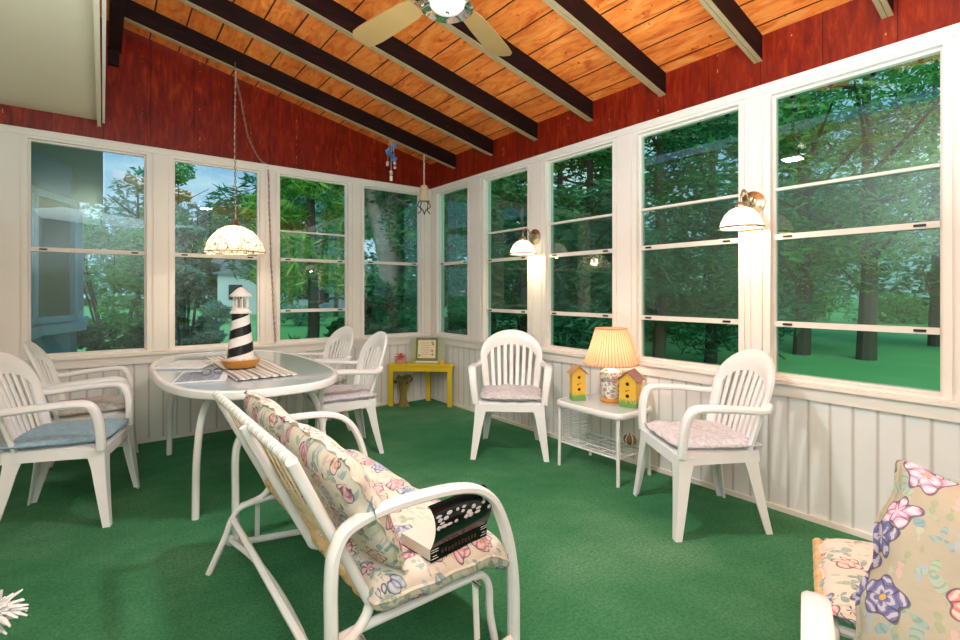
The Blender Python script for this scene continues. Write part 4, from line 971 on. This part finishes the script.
# birdhouses
def birdhouse(label, x, y, rz, w, d, h, roof, deep):
    t = thing('birdhouse', label, 'birdhouse', (x, y, SZ), rz)
    def mk():
        k = NT('yellow_birdhouse_paint'); v = k.coord(); s = k.n('SeparateXYZ'); k.l(v, s.inputs[0])
        n1 = k.noise(v, 60, 3); c = k.mix(n1, '#d9a62c', '#e8bd45')
        f = k.math('LESS_THAN', k.math('ADD', s.outputs[2], k.math('MULTIPLY', k.noise(k.coord((6, 6, 1)), 26, 2), -.11)), -.012)
        c = k.mix(f, c, '#6f9a4a'); k.l(c, k.b.inputs['Base Color']); k.b.inputs['Roughness'].default_value = .5; return k.m
    mY = mk(); e = w*.45
    mb = MB(); V = [(-w/2, -d/2, 0), (w/2, -d/2, 0), (w/2, -d/2, h), (0, -d/2, h+e), (-w/2, -d/2, h)]; V += [(x_, d/2, z_) for x_, _, z_ in V]
    mb.add(V, [(0, 1, 2, 3, 4), (9, 8, 7, 6, 5), (0, 5, 6, 1), (1, 6, 7, 2), (2, 7, 8, 3), (3, 8, 9, 4), (4, 9, 5, 0)]); mb.build('box', mY, t, False)
    for sx in (-1, 1):
        L = math.hypot(w/2+.018, e+.018*.9); an = math.atan2(e, w/2)
        m = Matrix.Rotation(sx*an, 3, 'Y'); c = Vector((sx*(w/4+.008), 0, h+e/2+.002)); MB().box(c, (L, d+.03, .006), m).build('roof_panel', roof, t, False)
    for z in (h*.42, h*.86):
        MB().tube([(0, -d/2-.0015, z), (0, -d/2+.004, z)], w*.11, 12).build('entrance_hole', mBlack, t)
    mb = MB(); mb.tube([(-.006, -d/2-.001, h*.6), (.008, -d/2-.001, h*.66), (.016, -d/2-.001, h*.62)], .002, 4); mb.sphere((-.008, -d/2, h*.6), (.007, .002, .005), 6, 4); mb.build('painted_bird', M('bird_paint', '#8a4a2c', .5), t)
    return t
mRoofT = M('tan_roof', '#b98a5a', .5); mRoofB = M('rosy_brown_roof', '#a2736a', .5, var=.15)
birdhouse('yellow birdhouse with a tan roof left of the table lamp', 2.655, 2.30, R(-33), .095, .08, .190, mRoofT, 1)
birdhouse('yellow birdhouse with a rosy brown roof right of the table lamp', 2.79, 1.955, R(-74), .11, .13, .180, mRoofB, 2)

# ------------------------------------------------------------------ corner table
t = thing('corner_table', 'small yellow triangular corner table', 'table', (0, 0, 0))
A, Bc, Cc = Vector((2.40, 4.70)), Vector((2.93, 4.24)), Vector((2.95, 4.74))
MB().prism([tuple(A), tuple(Bc), tuple(Bc+Vector((.03, .03))), tuple(Cc), tuple(A+Vector((.02, .045)))], .43, .452).build('tabletop', mYellow, t, False)
an = math.atan2((Bc-A).y, (Bc-A).x); L = (Bc-A).length
MB().box(((A+Bc)/2).to_3d()+Vector((.012, .015, .40)), (L-.02, .022, .052), an).build('apron', mYellow, t, False)
for p in (A+Vector((.045, .012)), Bc+Vector((-.012, .05)), Cc+Vector((-.05, -.05))): MB().box((p.x, p.y, .2125), (.05, .05, .425), an).build('leg', mYellow, t, False)
# picture plaque on it
PX, PY = 2.80, 4.56
t = thing('framed_sign', 'small cream framed sign with an olive border on the corner table', 'sign', (PX, PY, .453), an)
tl = Matrix.Rotation(R(-12), 3, 'X')
MB().box((.01, .035, .125), (.38, .012, .25), tl).build('backing_board', mSage, t, False)
mOl = M('olive_frame', '#6f7a35', .5); c = Vector((0, -.012, .145))
mb = MB()
for (dx, dz, w_, h_) in ((-.108, 0, .022, .24), (.108, 0, .022, .24), (0, .109, .238, .022), (0, -.109, .238, .022)): mb.box(c+tl @ Vector((dx, 0, dz)), (w_, .016, h_), tl)
mb.build('frame', mOl, t, False); MB().box(c, (.2, .008, .2), tl).build('panel', M('cream_panel', '#e6d8b4', .6), t, False)
mInk = M('sepia_ink', '#8a7a52', .7); rj = random.Random(3)
for k_ in range(6):
    mb = MB(); mb.tube([c+tl @ Vector((-.065+j*.0065, -.0048, .065-k_*.025+rj.uniform(-.004, .004))) for j in range(19 if k_ % 2 else 15)], .0014, 4); mb.build('script_line', mInk, t, False)
mb = MB()
for (u, v) in ((.06, .07), (.07, .05), (.06, -.02), (.065, -.06), (-.08, -.07)): mb.sphere(c+tl @ Vector((u, -.006, v)), (.013, .003, .013), 7, 5)
mb.build('floral_motif', M('rose_print', '#b58a78', .7), t, False)
MB().box((0, -.01, .010), (.24, .05, .018)).build('stand', mCream, t, False)
# pink flowers in a little basket
t = thing('flower_arrangement', 'small pink and orange artificial flower arrangement on the corner table', 'flowers', (2.53, 4.66, .453))
MB().lathe([(0, 0), (.05, 0), (.062, .045), (.058, .045), (0, .04)], n=16).build('bowl', M('pink_glass', '#d99a8a', .2), t)
mb = MB(); rj = random.Random(8)
for i in range(22):
    a = rj.uniform(0, 2*PI); q = rj.uniform(0, .055); z = .05+rj.uniform(0, .055)
    for p in range(5): b = a+p*2*PI/5; mb.sphere((q*math.cos(a)+.010*math.cos(b), q*math.sin(a)+.010*math.sin(b), z), (.009, .009, .005), 6, 4)
mb.build('blossoms', M('pink_orange_petals', '#d86a50', .7, var=.4, vscale=40), t)
t = thing('small_candle', 'tiny yellow candle in a glass at the right of the corner table', 'candle', (2.875, 4.385, .453))
MB().lathe([(0, 0), (.022, 0), (.024, .03), (0, .031)], n=14).build('wax', M('yellow_wax', '#e8b23a', .5), t)
MB().tube([(0, 0, .03), (0, 0, .038)], .001, 5).build('wick', mBlack, t)
# dried bundle under it
t = thing('dried_stem_bundle', 'twisted sheaf of dried brown and green stems under the corner table', 'dried flowers', (2.53, 4.60, 0))
mb = MB(); rj = random.Random(4)
for i in range(26):
    a = 2*PI*i/26; r0 = .055+rj.uniform(-.012, .012); tw = 2.6
    mb.tube([(r0*math.cos(a+tw*f)*(1.0-2.6*f+3.3*f*f), r0*math.sin(a+tw*f)*(1.0-2.6*f+3.3*f*f), .30*f+.002) for f in np.linspace(0, 1, 8)], .0055, 5)
mb.build('stems', M('dried_stems', '#8f7d3e', .8, var=.4, vscale=30), t)
mb = MB()
for i in range(34): a = rj.uniform(0, 2*PI); q = rj.uniform(.02, .095); mb.sphere((q*math.cos(a), q*math.sin(a), .285+rj.uniform(-.04, .035)), (.017, .017, .022), 7, 5)
mb.build('seed_heads', M('dried_heads', '#4c4a26', .9, var=.5, vscale=50), t)

# ------------------------------------------------------------------ pendant lamp on its chain
def chain(mb, P, link=.03, r=.0022, w=.0075):
    P = [Vector(p) for p in P]; L = [0]
    for a, b in zip(P, P[1:]): L.append(L[-1]+(b-a).length)
    n = int(L[-1]/(link*.78)); 
    for i in range(n):
        s0 = L[-1]*i/n; j = max(q for q in range(len(L)) if L[q] <= s0+1e-9); j = min(j, len(P)-2)
        f = (s0-L[j])/(L[j+1]-L[j]); p = P[j].lerp(P[j+1], f); d = (P[j+1]-P[j]).normalized()
        u = Vector((1, 0, 0)) if i % 2 else Vector((0, 1, 0)); u = (u-d*u.dot(d)); u = u.normalized() if u.length > .05 else Vector((.7, .7, 0))
        c = p+d*link/2; pts = [c+d*(link*.5*math.cos(a))+u*(w*math.sin(a)) for a in np.linspace(0, 2*PI, 9)[:-1]]
        mb.tube(pts, r, 4, closed=True, up=tuple(d.cross(u)))
PXL, PYL = .832, 4.255
t = thing('pendant_lamp', 'lit glass dome pendant lamp hanging on a chain in front of the back windows', 'lamp', (PXL, PYL, 0))
ztop = zc(PXL)-.142; zsh = 1.745
mb = MB(); chain(mb, [(0, 0, ztop-.01), (0, 0, zsh+.05)], .034); mb.build('chain', mGreyBrown, t)
mb = MB(); mb.tube([(.006, 0, ztop-.02), (-.006, .004, 2.4), (.005, 0, zsh+.03)], .0028, 5, sm=6); mb.build('cord', mCream, t)
MB().tube([(0, 0, ztop+.03), (0, 0, ztop-.012), (.012, 0, ztop-.03), (0, 0, ztop-.04)], .003, 6, sm=4).build('ceiling_hook', mBrass, t)
mb = MB(); rim = lambda a, f: 1+(.03*math.sin(a*8))*(1-f)**2
mb.lathe([(.222, -.005), (.212, .03), (.196, .075), (.168, .12), (.125, .165), (.075, .195), (.028, .207)], (0, 0, zsh-.205), 64, rim); mb.build('glass_shade', mCapiz, t)
mb = MB(); mb.tube([(.224*(1+.03*math.sin(a*8))*math.cos(a), .224*(1+.03*math.sin(a*8))*math.sin(a), zsh-.21) for a in np.linspace(0, 2*PI, 65)[:-1]], .004, 5, closed=True)
for i in range(8):
    a = i*PI/4; mb.tube([(r_*math.cos(a), r_*math.sin(a), zsh-.205+z_) for r_, z_ in [(.222, -.005), (.212, .03), (.196, .075), (.168, .12), (.125, .165), (.075, .195), (.028, .207)]], .0025, 5)
mb.build('lead_ribs', mGreyBrown, t)
MB().lathe([(.0, .05), (.016, .05), (.024, .02), (.034, .006), (.034, 0), (0, 0)], (0, 0, zsh), 16).build('cap', mBrass, t)
MB().sphere((0, 0, zsh-.10), (.03, .03, .042), 12, 8).build('bulb', mBulb, t)
light('pendant_bulb', 'POINT', (PXL, PYL, zsh-.12), 18, (1, .84, .62), .05)
# swag chain running to the mullion
t = thing('swag_chain', 'loose chain with cord swagged from the rafter hook down the window post', 'chain', (0, 0, 0))
P = smooth([(PXL, PYL+.02, ztop-.05), (.90, 4.38, 2.80), (.99, 4.55, 2.57), (1.12, 4.72, 2.43), (1.205, 4.762, 2.36), (1.215, 4.752, 2.0), (1.235, 4.75, 1.4), (1.262, 4.728, .76)], 4)
mb = MB(); chain(mb, P, .034); mb.build('links', M('pink_bronze_chain', '#b08a78', .4, .6), t)
mb = MB(); mb.tube([p+Vector((.006*math.sin(i*2.1), 0, 0)) for i, p in enumerate(P)], .003, 5); mb.build('cord', mGreyBrown, t)

# ------------------------------------------------------------------ wall lamps
def sconce(label, y, zp, power):
    t = thing('wall_lamp', label, 'lamp', (XR-.011, y, zp))
    MB().tube([(0, 0, 0), (-.008, 0, 0), (-.012, 0, 0), (-.022, 0, 0), (-.024, 0, 0)], [.068, .068, .058, .045, .02], 24).build('wall_plate', mBrass, t)
    MB().tube([(-.02, 0, 0), (-.05, 0, .005), (-.075, 0, .045), (-.115, 0, .062), (-.142, 0, .03), (-.145, 0, -.015)], .0065, 8, sm=6).build('arm', mBrass, t)
    MB().tube([(-.03, 0, -.01), (-.06, 0, -.03), (-.075, 0, -.005), (-.06, 0, .012)], .0035, 6, sm=5).build('scroll', mBrass, t)
    c = (-.145, 0, -.155)
    MB().lathe([(0, .145), (.020, .145), (.03, .135), (.034, .118), (.032, .112), (0, .112)], c, 18).build('holder', mBrass, t)
    MB().lathe([(.112, .0), (.104, .035), (.085, .075), (.058, .102), (.032, .114), (.030, .110), (.055, .097), (.080, .072), (.099, .033), (.108, 0)], c, 36).build('glass_shade', mOpal, t)
    MB().tube([(c[0]+.113*math.cos(a), .113*math.sin(a), c[2]) for a in np.linspace(0, 2*PI, 37)[:-1]], .006, 6, closed=True).build('rim_band', mBrass, t)
    MB().sphere((c[0], 0, c[2]+.05), (.024, .024, .034), 10, 7).build('bulb', mBulb, t)
    light('wall_lamp_bulb', 'POINT', (XR-.011+c[0], y, zp+c[2]+.01), power*.95, (1, .84, .55), .03)
    mb = MB(); mb.tube([(-.004, .012, -.03), (-.004, .014, -.5), (-.004, .01, -.98)], .003, 5); mb.build('cord', mCream, t)
sconce('lit opal glass wall lamp on the post between the second and third right windows', 3.06, 1.70, 5)
sconce('lit opal glass wall lamp on the post left of the widest window', 1.262, 1.735, 5)

# ------------------------------------------------------------------ hanging ornaments
zr = zc(2.22)-.142
t = thing('wind_chime', 'blue glass wind chime hanging from the rafter nearest the back windows', 'wind chime', (2.215, 4.27, zr))
MB().tube([(0, .02, .0), (0, 0, -.03)], .002, 5).build('hook', mChrome, t)
mBlueG = M('blue_glass', '#5a86b8', .15)
mb = MB(); rj = random.Random(6)
for i in range(9): a = i*.7; mb.box((.03*math.cos(a), .03*math.sin(a), -.07-.017*i), (.044, .005, .052), Matrix.Rotation(a, 3, 'Z') @ Matrix.Rotation(.4, 3, 'Y'))
mb.build('glass_drops', mBlueG, t, False)
mb = MB()
for i in range(6): a = i*1.05; L = .28+.06*math.sin(i*2); mb.tube([(.02*math.cos(a), .02*math.sin(a), -.03), (.04*math.cos(a), .04*math.sin(a), -L)], .0015, 4); mb.sphere((.04*math.cos(a), .04*math.sin(a), -L), .016, 8, 6)
mb.build('beads', M('pearl_beads', '#cfc3b8', .25), t)
MB().box((0, 0, -.39), (.026, .008, .05)).build('clapper', mCream, t, False)
zr2 = zc(2.58)-.142
t = thing('hanging_ornament', 'tan bell-shaped hanging ornament on a chain in the room corner', 'ornament', (2.60, 4.29, 0))
mb = MB(); chain(mb, [(0, 0, zr2), (0, 0, 2.30)], .030); mb.build('chain', mCream, t)
mTan = M('tan_ceramic', '#d9c39c', .5)
MB().lathe([(0, .16), (.030, .16), (.042, .14), (.046, .08), (.058, .0), (.05, 0), (0, .01)], (0, 0, 2.15), 18).build('bell', mTan, t)
for i in range(4): a = i*PI/2; MB().tube([(.05*math.cos(a), .05*math.sin(a), 2.15), (.075*math.cos(a), .075*math.sin(a), 2.10), (.035*math.cos(a+.5), .035*math.sin(a+.5), 2.06), (.06*math.cos(a+1), .06*math.sin(a+1), 2.02)], .005, 6, sm=4).build('scroll', mDarkMetal, t)

# ------------------------------------------------------------------ ceiling fan
FX, FY = 1.17, 1.74
t = thing('ceiling_fan', 'tan bladed ceiling fan with a chrome rimmed light at the top of the view', 'ceiling fan', (FX, FY, 0))
zF = 2.515
MB().lathe([(0, 0), (.012, 0), (.012, .42), (0, .42)], (0, 0, zF+.08), 12).build('downrod', mBrass, t)
MB().lathe([(0, .06), (.05, .06), (.065, 0), (.0, 0)], (0, 0, zc(FX)-.075), 20).build('canopy', mBrass, t)
MB().lathe([(0, .12), (.06, .115), (.10, .09), (.115, .05), (.11, .01), (.085, -.025), (.06, -.04), (0, -.04)], (0, 0, zF), 28).build('motor', mBrass, t)
MB().lathe([(0, -.03), (.07, -.035), (.108, -.055), (.112, -.078), (.104, -.084), (.092, -.076), (.07, -.06), (0, -.055)], (0, 0, zF), 32).build('light_dish', mChrome, t)
MB().lathe([(0, -.092), (.03, -.09), (.06, -.08), (.075, -.062), (0, -.06)], (0, 0, zF), 24).build('diffuser', M('pale_glass', '#d8cfc0', .5), t)
MB().sphere((0, 0, zF-.095), .008, 8, 6).build('finial', mDarkMetal, t)
light('fan_light', 'AREA', (FX, FY, zF-.10), 36, (.95, .97, 1), .14)
mBlade = M('olive_tan_blade', '#9a7a48', .5, var=.12, vscale=8)
for i in range(5):
    a = R(28+72*i); m = Matrix.Rotation(a, 3, 'Z') @ Matrix.Rotation(R(11), 3, 'X')
    mb = MB(); prof = [(.20, .045), (.26, .058), (.40, .066), (.55, .070), (.62, .066), (.65, .045), (.66, .0)]
    pl = [(x, y) for x, y in prof]+[(x, -y) for x, y in reversed(prof[:-1])]; mb.prism(pl[::-1], -.003, .003); mb.v = [tuple(m @ Vector(p)+Vector((0, 0, zF+.012))) for p in mb.v]
    b_ = mb.build('blade', mBlade, t, False)
    k_ = MB(); k_.box((.16, 0, .004), (.15, .03, .005)); k_.v = [tuple(m @ Vector(p)+Vector((0, 0, zF+.012))) for p in k_.v]; k_.build('blade_iron', mBrass, b_, False)

# ------------------------------------------------------------------ fringed white plant at lower left
t = thing('white_fringed_plant', 'white fringed fronds of an ornament poking in at the lower left edge', 'decoration', (-.47, 1.90, 0))
MB().lathe([(0, 0), (.07, 0), (.09, .14), (.08, .14), (0, .12)], n=18).build('pot', mWhitePaint, t)
mWh = M('white_fringe', '#e9e6e4', .6)
def frond(base, tip, seed):
    rj = random.Random(seed); f = MB(); b = Vector(base); e = Vector(tip); P = smooth([b, b.lerp(e, .5)+Vector((0, 0, .05)), e], 6); f.tube(P, [.006, .003], 5)
    dr = (e-P[-4]).normalized()
    for i in range(110):
        o_ = P[-1-int(rj.uniform(0, 5))]; v = (dr*rj.uniform(.2, 1.1)+Vector((rj.gauss(0, .55), rj.gauss(0, .55), rj.gauss(0, .5)))).normalized()*rj.uniform(.055, .085)
        f.tube([o_, o_+v*.6, o_+v+Vector((0, 0, -.008))], [.0045, .006, .003], 4)
    f.build('frond', mWh, t)
frond((0, 0, .12), (.225, .06, .30), 1); frond((0, 0, .12), (.225, -.15, .22), 2); frond((0, 0, .12), (-.1, .12, .34), 3)
